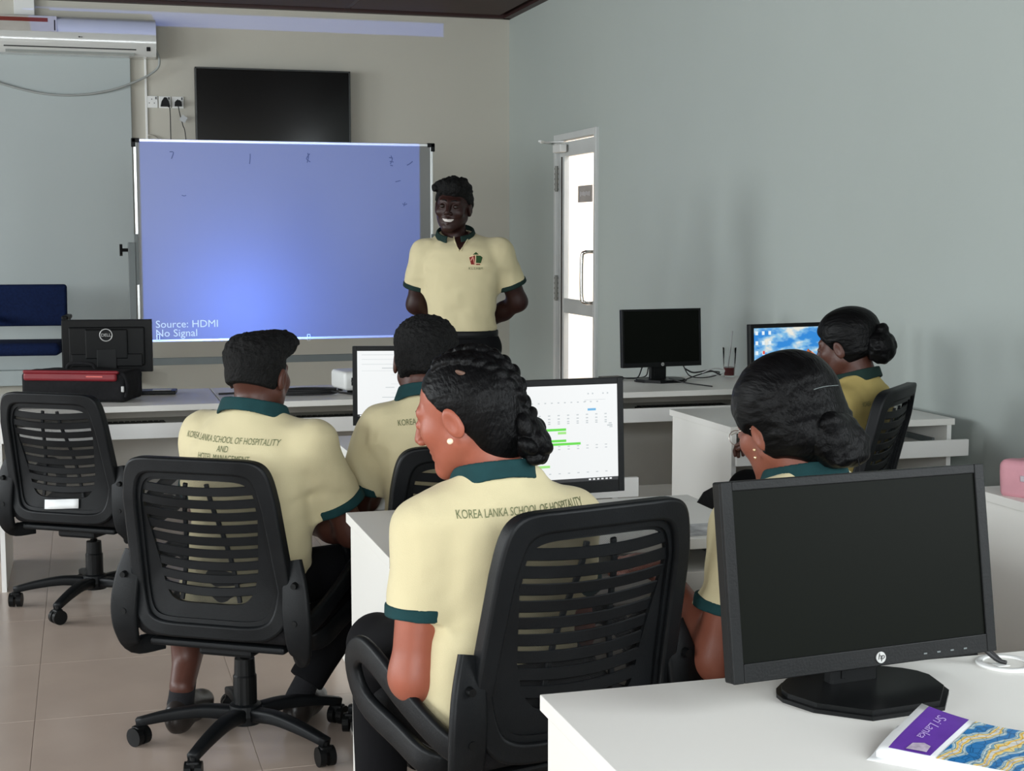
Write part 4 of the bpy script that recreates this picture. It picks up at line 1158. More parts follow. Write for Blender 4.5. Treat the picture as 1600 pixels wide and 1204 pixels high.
p1 = plug(.613, True, 'large black plug in the middle wall socket'); p2 = plug(.706, False, 'small black plug in the right wall socket')
tube('flex', [(.02, -.03, -.028), (.033, -.02, -.06), (.035, -.012, -.3), (.04, -.012, -.8)], .0035, CABLE, p1)
tube('flex', [(0, -.02, -.024), (.01, -.02, -.08), (.03, -.015, -.16), (.05, -.012, -.26), (.08, -.012, -.8)], .0035, CABLE, p2)
bm = bmesh.new(); add_box(bm, (.035, -.022, -.115), (.045, .002, .045), rot=(0, R(30), 0)); obj('flex_tag', bm, mat('clear_tag', (.45, .47, .48), .4), p2)
lc = tube('loose_cable', [(.486, YB - .01, 2.165), (.54, YB - .02, 2.15), (.60, YB - .03, 2.08), (.66, YB - .02, 1.97), (.68, YB - .01, 1.6)], .006, mat('beige_cable', (.40, .38, .33), .6))
tag(lc, 'beige cable curving down the wall below the sockets', 'cable')
# ================================================================== air conditioner
ac = thing('air_conditioner', 'white split air conditioner high on the left of the back wall', 'air conditioner', (.02, YB - .0, 2.71))
bm = bmesh.new()
prof = [(-.036, 0), (-.165, .0), (-.205, .035), (-.222, .095), (-.215, .17), (-.185, .235), (-.13, .268), (-.036, .272)]
for yz, in []: pass
vsa = [bm.verts.new((-.55, y, z)) for y, z in prof]; vsb = [bm.verts.new((.53, y, z)) for y, z in prof]
bm.faces.new(vsa); bm.faces.new(vsb[::-1])
for i in range(len(prof)):
    j = (i + 1) % len(prof); bm.faces.new((vsa[i], vsb[i], vsb[j], vsa[j]))
o_ = obj('casing', bm, ACW, ac); auto_smooth(o_, 35)
bm = bmesh.new(); add_box(bm, (-.06, -.186, .018), (.88, .012, .036), .002, rot=(R(-38), 0, 0)); obj('louvre', bm, mat('grey_louvre', (.34, .36, .34), .4), ac)
bm = bmesh.new(); add_box(bm, (-.06, -.2035, .043), (.90, .012, .008), .001); obj('outlet_gap', bm, BLK, ac)
bm = bmesh.new(); add_box(bm, (.475, -.2095, .052), (.028, .008, .034), .002); add_box(bm, (.475, -.2125, .060), (.010, .006, .010), .001); obj('display', bm, BLK, ac)
bm = bmesh.new(); add_box(bm, (.0, -.2235, .118), (.012, .003, .008)); add_box(bm, (.016, -.2235, .117), (.014, .003, .004)); obj('maker_mark', bm, BLK, ac)
stk = boxb((0, 0, 0), (.50, .0015, .125)); st_ = obj('energy_sticker', stk, mat('pale_sticker', (.50, .48, .44), .4, var=.08), ac)
st_.location = (-.36, -.1905, .218) ; st_.rotation_euler = (R(-47), 0, 0)
st_.location = (-.40, -.202, .203); st_.rotation_euler = (R(-25), 0, 0)
obj('sticker_band', boxb((-.02, -.0012, .030), (.42, .001, .032)), mat('sticker_red_brown', (.22, .05, .04), .4), st_)
obj('sticker_print', boxb((.236, -.0012, -.01), (.008, .001, .085)), CABLE, st_)
cb = tube('drain_hose', [(.545, YB - .10, 2.78), (.575, YB - .09, 2.70), (.55, YB - .07, 2.63), (.42, YB - .06, 2.55), (.20, YB - .06, 2.47), (-.05, YB - .055, 2.435), (-.30, YB - .055, 2.45), (-.60, YB - .055, 2.53), (-.9, YB - .055, 2.66), (-1.1, YB - .06, 2.9)], .0085, mat('grey_hose', (.30, .32, .31), .6), n=10)
tag(cb, 'grey cable sagging below the air conditioner', 'cable')
pa = obj('wall_duct', lohi(-.42, -.28, YB - .05, YB - .002, 2.99, 3.11, .004), WHP); tag(pa, 'short white duct above the air conditioner', 'duct')
# ================================================================== back-row desk things
bag = thing('laptop_bag', 'red and black laptop bag lying on the far left desk', 'bag', (-.015, 6.44, .745), R(-22))
def fb(P):
    d = ell(P, (0, 0, .062), (.235, .115, .066))
    q = np.abs(P - np.array([0, 0, .060])) - np.array([.205, .085, .040])
    bx = np.linalg.norm(np.maximum(q, 0), axis=1) + np.minimum(q.max(1), 0) - .022
    return smin(bx, d, .03) + .004 * vnoise(P, 14, 2)
obj('bag_body', surface(fb, (-.27, -.16, -.02), (.27, .16, .17), .008), FABK, bag, smooth=True)
bm = bmesh.new(); add_box(bm, (-.008, -.112, .103), (.40, .022, .034), .010, seg=3); add_box(bm, (-.008, -.085, .118), (.41, .06, .014), .006, rot=(R(-12), 0, 0)); obj('red_flap', bm, mat('red_nylon', (.17, .008, .014), .45, var=.1), bag)
tube('strap', [(.16, -.07, .12), (.215, -.10, .115), (.232, -.10, .07), (.228, -.11, .02)], .008, FABK, bag)
tube('handle', [(-.06, -.02, .12), (-.04, -.03, .150), (.05, -.03, .150), (.07, -.02, .12)], .008, FABK, bag)
obj('zip_pull', boxb((.218, -.118, .055), (.012, .01, .025), .003), SIL, bag)
bm = bmesh.new(); add_box(bm, (.10, -.1245, .106), (.07, .001, .005)); obj('lettering', bm, mat('red_print', (.6, .12, .1), .5), bag)
kb = thing('keyboard_tray_stand', 'black and silver holder lying behind the laptop bag on the left desk', 'holder', (.30, 6.60, .74), R(-8))
bm = bmesh.new(); add_box(bm, (0, 0, .010), (.16, .10, .016), .003); obj('holder_base', bm, BLKS, kb)
obj('holder_plate', boxb((.02, -.02, .020), (.08, .04, .004), .001), SIL, kb)
pj = thing('projector', 'small white projector standing on the back row desk', 'projector', (1.20, 6.46, .74), R(8))
bm = bmesh.new(); add_box(bm, (0, 0, .056), (.27, .20, .082), .016, seg=4); cas = obj('casing', bm, WHP, pj); auto_smooth(cas, 40)
bm = bmesh.new(); add_box(bm, (-.085, -.101, .055), (.035, .004, .035), .002); add_box(bm, (.02, -.101, .05), (.10, .003, .03), .002); obj('socket_panel', bm, BLK, pj)
bm = bmesh.new()
for a in (-.1, .1):
    for b in (-.07, .07): add_cyl(bm, (a, b, 0), (a, b, .018), .012, n=12)
obj('foot', bm, BLK, pj)
bm = bmesh.new(); add_cyl(bm, (.0, .095, .06), (.0, .104, .06), .026, n=20); obj('lens_ring', bm, BLK, pj)
cc_ = thing('cable_bundle', 'looped black cable bundle beside the projector', 'cable', (.93, 6.36, .74))
rr = random.Random(9)
for k in range(4):
    pts = []; L_ = .11 + .02 * rr.random()
    for i in range(9):
        a = 2 * math.pi * i / 8 + rr.random() * .2
        pts.append((L_ * math.cos(a), .045 * math.sin(a) + rr.uniform(-.008, .008), .008 + .006 * k))
    tube('cable_loop', pts, .0042, CABLE, cc_)
tube('cable_tail', [(-.38, .10, .006), (-.25, .12, .006), (-.12, .10, .01), (-.05, .08, .012), (-.12, .0, .012)], .0045, CABLE, cc_)
tube('cable_tail', [(.08, -.02, .02), (.14, -.06, .012), (.2, -.06, .01), (.19, -.02, .055), (.175, .0, .055)], .0045, CABLE, cc_)
# keyboards on trays of the back row
def keyboard(label, loc, rz=0):
    t = thing('keyboard', label, 'keyboard', loc, rz, 'black keyboards on the pull-out trays')
    obj('keyboard_body', boxb((0, 0, .009), (.43, .14, .016), .003), BLK, t)
    bm = bmesh.new()
    for r_ in range(5):
        for c_ in range(18): add_box(bm, (-.20 + c_ * .0235, -.05 + r_ * .024, .0195), (.019, .019, .006))
    o = obj('keys', bm, BLKS, t); o['kind'] = 'stuff'; return t
keyboard('black keyboard on the tray of the far left desk', (.10, 6.26, .636))
keyboard('black keyboard on the tray of the projector desk', (.98, 6.26, .636))
keyboard('black keyboard on the tray below the glass door monitor', (2.62, 6.20, .636))
keyboard('black keyboard on the tray in front of the short haired man', (1.22, 4.46, .636))
# things beside the right dark monitor
rb = thing('adapter_box', 'small flat black box with cables left of the right dark monitor', 'adapter', (2.41, 6.60, .74), R(10))
obj('casing', boxb((0, 0, .011), (.11, .055, .02), .004), BLK, rb)
obj('silver_foot', boxb((0, -.01, -.0), (.09, .03, .006), .001), SIL, rb)
tube('flex', [(.055, 0, .012), (.10, -.01, .008), (.15, .0, .01), (.19, .03, .05), (.21, .04, .09)], .0032, CABLE, rb)
tube('flex', [(.04, .02, .012), (.12, .04, .004), (.22, .05, .006), (.24, .05, .05)], .0032, CABLE, rb)
w1 = thing('cable_bundle', 'black and clear cables right of the right dark monitor', 'cable', (2.86, 6.55, .74))
tube('cable_loop', [(-.10, 0, .07), (-.07, -.01, .02), (-.02, -.03, .01), (.06, -.01, .015), (.10, .02, .03), (.06, .05, .03), (0, .03, .02), (-.05, .0, .012), (-.11, -.06, .006), (-.16, -.16, .006)], .003, CABLE, w1)
tube('cable_loop', [(-.08, .02, .05), (-.03, .03, .03), (.04, .0, .04), (.09, -.02, .02)], .004, CABLE, w1)
tube('clear_loop', [(.0, .0, .03), (.06, .0, .05), (.12, .01, .04), (.10, .0, .02), (.04, -.01, .02)], .003, mat('clear_sleeve', (.5, .5, .5), .3), w1)
tube('flex', [(-.22, -.12, .02), (-.17, -.2, .006), (-.13, -.30, .004), (-.11, -.37, .004)], .003, CABLE, w1)
gl = thing('drinking_glass', 'tall drinking glass with a little red drink and a straw on the back row desk', 'glass', (3.035, 6.62, .74))
GL2 = mat('drinking_glass_clear', (1, 1, 1), .03, trans=1.0, ior=1.07, var=0)
bm = bmesh.new(); add_lathe(bm, (0, 0, 0), [(.026, .0), (.034, .145), (.0325, .145), (.025, .006)], 32); obj('tumbler', bm, GL2, gl, smooth=True)
bm = bmesh.new(); add_lathe(bm, (0, 0, 0), [(.0245, .0085), (.0265, .046), (.002, .046)], 28); obj('red_drink', bm, mat('red_juice', (.10, .008, .010), .1, var=.1), gl)
tube('straw', [(-.012, 0, .012), (.004, 0, .12), (.014, 0, .225)], .003, mat('grey_straw', (.3, .3, .3), .4), gl)
# ================================================================== foreground desk things
gr = thing('cable_grommet', 'round white cable hole ring in the foreground desk', 'grommet', (1.415, 2.01, .74))
bm = bmesh.new(); ring = [Vector((.040 * math.cos(a), .040 * math.sin(a), .002)) for a in [2 * math.pi * i / 36 for i in range(36)]]
add_sweep(bm, ring, rrect(.006, .0025, .001, 1), up=(0, 0, 1), closed=True); obj('ring', bm, WHP, gr, smooth=True)
bm = bmesh.new(); add_cyl(bm, (0, 0, .0005), (0, 0, .0018), .037, n=28); obj('cap_plate', bm, mat('warm_white_plastic', (.72, .71, .66), .4), gr)
obj('slot', boxb((-.012, -.006, .0022), (.022, .018, .001)), WHP, gr)
mc = thing('monitor_cable', 'pair of black cables from the foreground monitor down into the round hole', 'cable', (1.36, 2.0, .74))
tube('cable_strand', [(-.10, .06, .085), (-.04, .05, .075), (.0, .03, .045), (.035, .01, .012), (.052, .002, .005)], .0035, CABLE, mc)
tube('cable_strand', [(-.08, .07, .08), (-.01, .06, .06), (.025, .03, .03), (.046, .006, .006)], .0035, CABLE, mc)
mg = thing('magazine', 'purple and blue printed magazine with a curled corner on the foreground desk', 'magazine', (1.0, 1.7, .74))
def magpt(u, v, lift=0.0):
    """u along the spine side 0..1 (left to right in the picture), v from the near edge 0 to the far edge 1"""
    o = Vector((1.000, 1.690, 0)); ex = Vector((.245, -.262, 0)); ey = Vector((.112, .078, 0))
    p = o + ex * u + ey * v
    z = .010 + .016 * max(0, 1 - u / .35) ** 2 * (max(0, v) ** .6) + .012 * v + lift
    return p + Vector((-1.0, -1.7, z))
def magsheet(u0, u1, v0, v1, lift, n=16, name='page', m=None, thick=.0, parent=None):
    bm = bmesh.new(); g = [[bm.verts.new(magpt(u0 + (u1 - u0) * i / n, v0 + (v1 - v0) * j / 8, lift)) for i in range(n + 1)] for j in range(9)]
    for j in range(8):
        for i in range(n): bm.faces.new((g[j][i], g[j][i + 1], g[j + 1][i + 1], g[j + 1][i]))
    o = obj(name, bm, m, parent or mg, smooth=True)
    if thick: md = o.modifiers.new('t', 'SOLIDIFY'); md.thickness = thick; md.offset = -1
    return o
magsheet(0, 1, -.06, 1.0, 0, m=PAPER, thick=.012, name='page_block')
magsheet(-.02, 1, -.16, .55, -.008, m=PAPER, thick=.003, name='under_page')
def cover_mat():
    M = bpy.data.materials.new('printed_blue_yellow_cover'); M.use_nodes = True; t = M.node_tree; b = t.nodes['Principled BSDF']; b.inputs['Roughness'].default_value = .25
    tc = t.nodes.new('ShaderNodeTexCoord'); mp = t.nodes.new('ShaderNodeMapping'); t.links.new(tc.outputs['Object'], mp.inputs[0]); mp.inputs['Rotation'].default_value = (0, 0, R(-20))
    w_ = t.nodes.new('ShaderNodeTexWave'); w_.wave_type = 'RINGS'; w_.inputs['Scale'].default_value = 9; w_.inputs['Distortion'].default_value = 7; w_.inputs['Detail'].default_value = 2; w_.inputs['Detail Scale'].default_value = 1.5; t.links.new(mp.outputs[0], w_.inputs['Vector'])
    cr = t.nodes.new('ShaderNodeValToRGB'); cr.color_ramp.interpolation = 'CONSTANT'
    e = cr.color_ramp.elements; e[0].position = 0; e[0].color = (.02, .16, .40, 1); e[1].position = .25; e[1].color = (.28, .42, .48, 1)
    for p_, c_ in ((.45, (.62, .66, .62)), (.55, (.18, .33, .42)), (.74, (.70, .55, .22)), (.88, (.72, .42, .04)), (.95, (.6, .6, .55))): q = e.new(p_); q.color = (*c_, 1)
    t.links.new(w_.outputs['Color'], cr.inputs[0])
    v_ = t.nodes.new('ShaderNodeTexVoronoi'); v_.inputs['Scale'].default_value = 85; v_.feature = 'DISTANCE_TO_EDGE'; t.links.new(mp.outputs[0], v_.inputs['Vector'])
    k = nmath('GREATER_THAN', v_.outputs['Distance'], .06, tree=t)
    mx = t.nodes.new('ShaderNodeMix'); mx.data_type = 'RGBA'; mx.blend_type = 'MULTIPLY'; mx.inputs[0].default_value = 1; t.links.new(cr.outputs[0], mx.inputs[6])
    cb_ = t.nodes.new('ShaderNodeCombineXYZ'); kk = nmath('ADD', nmath('MULTIPLY', k, .35, tree=t), .65, tree=t)
    for i in range(3): t.links.new(kk, cb_.inputs[i])
    t.links.new(cb_.outputs[0], mx.inputs[7]); t.links.new(mx.outputs[2], b.inputs['Base Color'])
    return M
magsheet(.03, .185, .03, .985, .0012, m=mat('purple_cover_print', (.10, .035, .27), .25, var=.12, vscale=20), name='purple_band')
magsheet(.21, 1.0, .0, .985, .0012, m=cover_mat(), name='picture_panel')
SCR = mat('lilac_print', (.42, .30, .62), .4)
me = text_mesh('Sri Lanka', .046, ext=0, shear=.3, spacing=.95)
wd = max(v.co.x for v in me.vertices)
for v in me.vertices:
    a, b_ = v.co.x / wd, v.co.y / .046
    v.co = magpt(.085 + .055 * b_ * 1.0, .88 - .55 * a, .0022)
obj('lettering', me, SCR, mg)
bm = bmesh.new(); g = [bm.verts.new(magpt(u, v, .0024)) for u, v in ((.09, .06), (.165, .07), (.16, .2), (.13, .24), (.095, .19))]; bm.faces.new(g); obj('emblem', bm, mat('grey_lilac_emblem', (.42, .36, .45), .4, var=.3, vscale=90), mg)
# ================================================================== pink bag
pb = thing('pink_bag', 'pink zipped bag on the desk at the right frame edge', 'bag', (2.49, 3.29, .735), R(-62))
def fpk(P):
    q = np.abs(P - np.array([0, 0, .050])) - np.array([.13, .085, .034])
    d = np.linalg.norm(np.maximum(q, 0), axis=1) + np.minimum(q.max(1), 0) - .016
    return d + .005 * vnoise(P, 13, 6)
obj('bag_body', surface(fpk, (-.17, -.13, -.02), (.17, .13, .13), .006), mat('dusty_pink_cloth', (.56, .27, .31), .7, var=.1, vscale=12), pb, smooth=True)
bm = bmesh.new(); add_box(bm, (.0, -.107, .058), (.16, .006, .016), .002); zp = obj('zip', bm, mat('grey_zip', (.45, .40, .43), .5), pb)
obj('zip_pull', boxb((.0, -.113, .058), (.05, .005, .012), .002), BLK, pb)
# cables behind the braided woman and painted reflections on the middle desk
pc_ = thing('cable_bundle', 'black cables lying on the desk under the green chart monitor', 'cable', (1.16, 3.34, .74))
tube('cable_loop', [(-.06, .0, .03), (.02, -.02, .02), (.12, -.02, .012), (.2, .0, .008), (.22, .03, .006)], .004, CABLE, pc_)
tube('cable_loop', [(-.03, -.05, .03), (.05, -.05, .022), (.14, -.03, .012), (.24, -.03, .006)], .004, CABLE, pc_)
tube('cable_loop', [(-.08, .02, .05), (.0, .01, .03), (.1, .02, .01), (.17, .05, .006)], .003, CABLE, pc_)
pr_ = tag(obj('printed_sheet', boxb((1.40, 3.16, .7412), (.20, .13, .001), 0), mat('smudged_print_sheet', (.42, .43, .43), .6, var=.5, vscale=22)), 'printed sheet lying near the edge of the middle desk', 'paper')  # thin added sheet, grey reflections of the desk top put into its colour
# ================================================================== people
def W3(px, py, d):
    """point at camera depth d (metres) in the direction of this place of the photograph"""
    a = (px - 800) / FPX * d; b = (602 - py) / FPX * d
    fw = Vector((math.sin(YAW) * math.cos(PITCH), math.cos(YAW) * math.cos(PITCH), -math.sin(PITCH))); rt_ = Vector((math.cos(YAW), -math.sin(YAW), 0)); up_ = rt_.cross(fw)
    return Vector((0, 0, CZ)) + fw * d + rt_ * a + up_ * b
def loc_of(root, rz, wpt): return tuple(Matrix.Rotation(-rz, 3, 'Z') @ (Vector(wpt) - Vector(root)))
def shift(p, keys, dx=0, dy=0, dz=0):
    for k in keys: p[k] = [tuple(np.array(v, float) + (dx, dy, dz)) for v in p[k]]
LINES = [('KOREA LANKA SCHOOL OF HOSPITALITY', 0), ('AND', 1), ('HOTEL MANAGEMENT', 2)]
def back_text(f, cx, z, tilt=0.0, n=3, size=.0215, wd=.29):
    for s_, i in LINES[:n]:
        me = text_mesh(s_, size, ext=0.0, align='CENTER')
        x0 = max(abs(v.co.x) for v in me.vertices) * 2
        k = (wd / 1.0) / x0 if i == 0 else (.62 * size / .0215) * (.29 / .42)
        if i == 0: kk = k
        for v in me.vertices: v.co.x *= kk; v.co.y -= i * size * 1.0
        bvh = BVHTree.FromPolygons([v.co for v in f['sme'].vertices], [q.vertices for q in f['sme'].polygons])
        _drape(me, bvh, cx, z, False, tilt)
        obj('lettering', me, PRINT, f['shirt'])

# ---------------------------------------------------------------- man with quiff, back to the camera, left of centre
rz = R(-40); rt0 = W3(402, 700, 4.13); rt0.z = 0
p = seat_pose(.385, 1.0, w=1.10, lean=.0, fwd=.05, yb=-.06)
hw_ = loc_of(rt0, rz, W3(405, 588, 4.13)); p['head'] = hw_; p['hrot'] = (2, 4, 0)
p['sh'] = [(-.175, .0, .862), (.175, .0, .855)]
p['el'] = [(-.24, .08, .62), (.245, .10, .60)]
p['wr'] = [(-.02, .27, .62), (-.02, .24, .585)]
p['hd'] = [((1, .25, -.1), (0, 0, -1)), ((-1, .0, .15), (0, -.5, -1))]
p['neck'] = (p['neck'][0] + .0, p['neck'][1] + .0, .950)
p['kn'] = [(-.36, .25, .46), (.18, .38, .46)]; p['an'] = [(-.245, -.05, .10), (.04, .13, .10)]; p['foot'] = [(-.25, 1, 0), (-.25, 1, 0)]; p['tl'] = (.40, .92)
def hairA(q):
    d = hair_sdf(q, .004, cut=(.75, .012), nape=-.028, amp=.0006)
    t = ell(q, (0, .0, .082), (.080, .100, .052)); t = smin(t, ell(q, (.012, .082, .098), (.062, .040, .036)), .03)
    t = smin(t, ell(q, (0, -.045, .055), (.081, .070, .058)), .02)
    t = smax(t, q[:, 2] - .128 - .10 * q[:, 1], .02)
    t = t + .0035 * vnoise(q, (85, 85, 45), 4) + .003 * vnoise(q, (170, 170, 90), 6)
    return smin(d, t, .012)
fA = figure('man seen from behind, seated, cream shirt, tall flat quiff haircut, left of centre', rt0, rz, p, hairA, SKA, SHIRT, GRN, hs=1.0, rs=(.068, .074), sleeve=.68, hair_m=HAIRS, seed=1, trousers=True,
            bare_leg=((-.305, .11, .29), (-.25, -.035, .13)))
back_text(fA, -.02, .868, tilt=-.02, wd=.315, size=.024)
obj('ear_stud', boxb(fA['hp']((-.084, -.008, -.034)), (.006, .006, .006), .002), CABLE, fA['body'])
# ---------------------------------------------------------------- man with short round hair, middle
rz = R(-8); rt0 = W3(690, 700, 4.22); rt0.z = 0
p = seat_pose(.43, .97, w=1.0, lean=-.01, fwd=.06, yb=-.04)
p['head'] = loc_of(rt0, rz, W3(664, 566, 4.26)); p['hrot'] = (-4, 8, 4)
p['el'] = [(-.26, .09, .63), (.26, .09, .63)]; p['wr'] = [(-.13, .30, .70), (.10, .32, .70)]
def hairM(q):
    d = hair_sdf(q, .008, cut=(.80, .008), nape=-.045, amp=.003, sc=(110, 110, 110), seed=3)
    return smin(d, ell(q, (0, -.005, .062), (.086, .104, .068)) + .005 * vnoise(q, 120, 8), .02)
fM = figure('man seen from behind, seated in the middle, cream shirt, short round black hair', rt0, rz, p, hairM, SKA, SHIRT, GRN, hs=1.06, rs=(.064, .070), sleeve=.66, hair_m=HAIRS, seed=5)
back_text(fM, .02, .915, tilt=.10, n=1, wd=.30, size=.023)
# ---------------------------------------------------------------- woman with the braided bun, foreground
rz = R(9); rt0 = W3(782, 800, 2.92); rt0.z = 0
p = seat_pose(.47, .90, w=.98, lean=-.01, fwd=.05, yb=-.02)
p['head'] = loc_of(rt0, rz, W3(726, 646, 2.93)); p['hrot'] = (43, 17, -4)
p['neck'] = (-.022, .03, .960)
p['sh'] = [(-.155, .015, .855), (.160, .02, .855)]
p['el'] = [(-.186, .0, .575), (.20, .08, .60)]; p['wr'] = [(-.05, .21, .60), (.10, .28, .66)]
def hairB(q):
    d = hair_sdf(q, .006, cut=(.75, -.002), nape=-.060, amp=.0008, sc=(40, 20, 120), seed=6)
    d = smin(d, ell(q, (-.0, -.056, .008), (.074, .068, .080)), .03)
    d = smin(d, smax(ell(q, (0, -.060, -.050), (.062, .058, .062)), (q[:, 1] + .030), .01), .02)
    b = braid(q, [(.036, .025, .104), (.030, .0, .112), (.022, -.045, .114), (.012, -.092, .088), (.004, -.122, .040), (.0, -.122, -.03)], .0150, 22)
    b = np.minimum(b, braid(q, [(-.030, .010, .106), (-.032, -.02, .108), (-.032, -.066, .094), (-.022, -.104, .062), (-.008, -.124, .010)], .0140, 20))
    return smin(d, b, .003)
fB = figure('woman in the foreground with braids pinned into a low bun, cream shirt, face turned left', rt0, rz, p, hairB, SKB, SHIRT, GRN, hs=1.04, rs=(.060, .064), ra=(.047, .045, .027), sleeve=.58, seed=9, hres=.0026, cres=.0050, hair_res=.0024)
def bunB(q):
    ring = [(.0 + .028 * math.cos(a), -.124 + .006 * math.sin(a), -.078 + .032 * math.sin(a)) for a in [2 * math.pi * i / 9 for i in range(10)]]
    return smin(braid(q, ring, .020, 14), ell(q, (0, -.112, -.076), (.036, .036, .044)), .006) + .001 * vnoise(q, 90, 2)
def child_hair(f, fn, name, hs=1.0, res=.0028, lo=-.2, hi=.2):
    H, Hm = f['H'], f['Hm']
    me = surface(lambda P: fn(((P - H) @ Hm) / hs) * hs, H + np.array([lo, -.27, -.2]), H + np.array([hi, .1, .14]), res, name)
    return obj(name, me, HAIR, f['hair'], smooth=True)
child_hair(fB, bunB, 'hair_bun', 1.04, res=.0024, lo=-.24, hi=.24)
bm = bmesh.new(); bmesh.ops.create_uvsphere(bm, u_segments=16, v_segments=10, radius=.0062)
o_ = obj('ear_stud', bm, mat('pearl_stud', (.95, .72, .52), .25, var=.0, spec=.8), fB['body'], smooth=True, label='round pearl ear stud'); o_.location = fB['hp']((-.090, .004, -.036))
bm = bmesh.new(); bmesh.ops.create_uvsphere(bm, u_segments=16, v_segments=10, radius=1.0)
sp_ = obj('hair_parting', bm, mat('scalp_skin', (.12, .065, .045), .6, var=.35, vscale=160), fB['hair'], smooth=True, label='patch of scalp at the hair parting')
sp_.matrix_local = Matrix.Translation(fB['hp']((-.062, -.050, .075))) @ Matrix([[*r_] for r_ in fB['Hm']]).to_4x4() @ Matrix.Rotation(R(62), 4, 'Y') @ Matrix.Rotation(R(50), 4, 'Z') @ Matrix.Diagonal((.0060, .018, .0045, 1))
back_text(fB, .02, .893, tilt=.0, n=1, wd=.285, size=.0235)
# ---------------------------------------------------------------- woman with the loose bun behind the foreground monitor
rz = R(13); rt0 = W3(1258, 800, 3.04); rt0.z = 0
p = seat_pose(.46, .90, w=1.0, lean=-.01, fwd=.06, yb=-.04)
p['head'] = loc_of(rt0, rz, W3(1224, 668, 3.05)); p['hrot'] = (8, 16, -4)
p['neck'] = (-.012, .02, .945); p['sh'] = [(-.158, -.0, .845), (.158, .0, .850)]
p['el'] = [(-.200, .03, .575), (.22, .05, .60)]; p['wr'] = [(-.17, .26, .70), (.10, .28, .66)]; p['hd'] = [((-.25, 1, .25), (0, .2, -1)), ((-.3, 1, -.1), (0, 0, -1))]
def hairC(q):
    d = hair_sdf(q, .022, cut=(.70, .024), nape=-.052, amp=.0015, sc=(25, 18, 60), seed=12)
    d = smin(d, ell(q, (0, -.03, .066), (.092, .105, .084)) + .002 * vnoise(q, (25, 15, 70), 7), .03)
    return smin(d, ell(q, (0, -.085, -.02), (.085, .06, .065)) + .003 * vnoise(q, (30, 30, 100), 5), .03)
fC = figure('woman with a loose low bun and hair clip, cream shirt, behind the large dark monitor', rt0, rz, p, hairC, SKC, SHIRT, GRN, hs=1.04, rs=(.062, .066), ra=(.050, .043, .026), sleeve=.62, seed=14, hres=.0028, hair_res=.0028)
def bunC(q):
    d = ell(q, (.0, -.122, -.040), (.058, .044, .054))
    d = smin(d, ell(q, (.028, -.142, -.060), (.032, .028, .024)), .015); d = smin(d, ell(q, (-.02, -.144, -.015), (.034, .022, .026)), .012)
    d = smin(d, ell(q, (.01, -.135, -.085), (.045, .035, .022)), .015)
    return d + .005 * vnoise(q, (22, 40, 30), 3) + .0015 * vnoise(q, (60, 110, 110), 8)
child_hair(fC, bunC, 'hair_bun', 1.04, res=.003, lo=-.26, hi=.26)
hp = fC['hp']
for k, q in enumerate(((-.088, .006, -.030), (-.087, .010, -.045))):
    bm = bmesh.new(); bmesh.ops.create_uvsphere(bm, u_segments=12, v_segments=8, radius=.0035); o_ = obj('ear_stud', bm, GOLD, fC['body'], smooth=True); o_.location = hp(q)
tube('hair_strand', [hp((.0, -.16, -.06)), hp((.0, -.165, -.10)), hp((-.01, -.16, -.14)), hp((-.02, -.155, -.155)), hp((-.03, -.16, -.14)), hp((-.03, -.16, -.11))], .0012, HAIR, fC['hair'], 5)
tube('hair_clip', [hp((-.05, -.12, .055)), hp((-.02, -.14, .058)), hp((.02, -.145, .055))], .0009, GRYM, fC['hair'], 5)
bm = bmesh.new(); add_tube(bm, [hp((-.080, .01, .012)), hp((-.078, .05, .012)), hp((-.066, .080, .010))], .0016, 6)
bmr = catmull([hp((-.036 + .020 * math.cos(a), .098, .002 + .015 * math.sin(a))) for a in [2 * math.pi * i / 12 for i in range(13)]], 2); add_sweep(bm, bmr, circ(.0009, 5), up=(0, 0, 0))
obj('spectacles', bm, mat('pale_metal_frame', (.55, .50, .45), .3, metal=.8), fC['body'], smooth=True)
# ---------------------------------------------------------------- woman in mustard, corner desk
rz = R(38); rt0 = W3(1335, 700, 5.02); rt0.z = 0
p = seat_pose(.49, .86, w=.98, lean=.0, fwd=.05, yb=-.02)
p['head'] = loc_of(rt0, rz, W3(1322, 542, 5.02)); p['hrot'] = (0, 12, 0)
p['neck'] = (p['neck'][0], p['neck'][1], .955)
p['sh'] = [(-.15, .0, .865), (.15, .0, .865)]
p['el'] = [(-.19, .10, .66), (.31, .03, .715)]; p['wr'] = [(-.10, .28, .72), (.22, .24, .72)]; p['hip'] = [(-.09, -.0, .575), (.09, -.0, .575)]; p['kn'] = [(-.12, .34, .55), (.12, .34, .55)]; p['an'] = [(-.12, .33, .1), (.12, .33, .1)]
def hairD(q):
    d = hair_sdf(q, .014, cut=(.80, .020), nape=-.050, amp=.0012, sc=(30, 20, 80), seed=16)
    return smin(d, ell(q, (0, -.02, .065), (.084, .100, .068)), .03)
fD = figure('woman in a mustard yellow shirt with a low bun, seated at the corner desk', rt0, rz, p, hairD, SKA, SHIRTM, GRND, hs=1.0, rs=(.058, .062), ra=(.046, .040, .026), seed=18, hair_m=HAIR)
def bunD(q): return smin(ell(q, (0, -.122, -.018), (.062, .050, .060)), ell(q, (.0, -.138, .035), (.028, .022, .022)), .01) + .004 * vnoise(q, (50, 70, 70), 3)
child_hair(fD, bunD, 'hair_bun', 1.0, res=.0035, lo=-.24, hi=.24)
back_text(fD, .02, .868, n=1, wd=.29, size=.022)
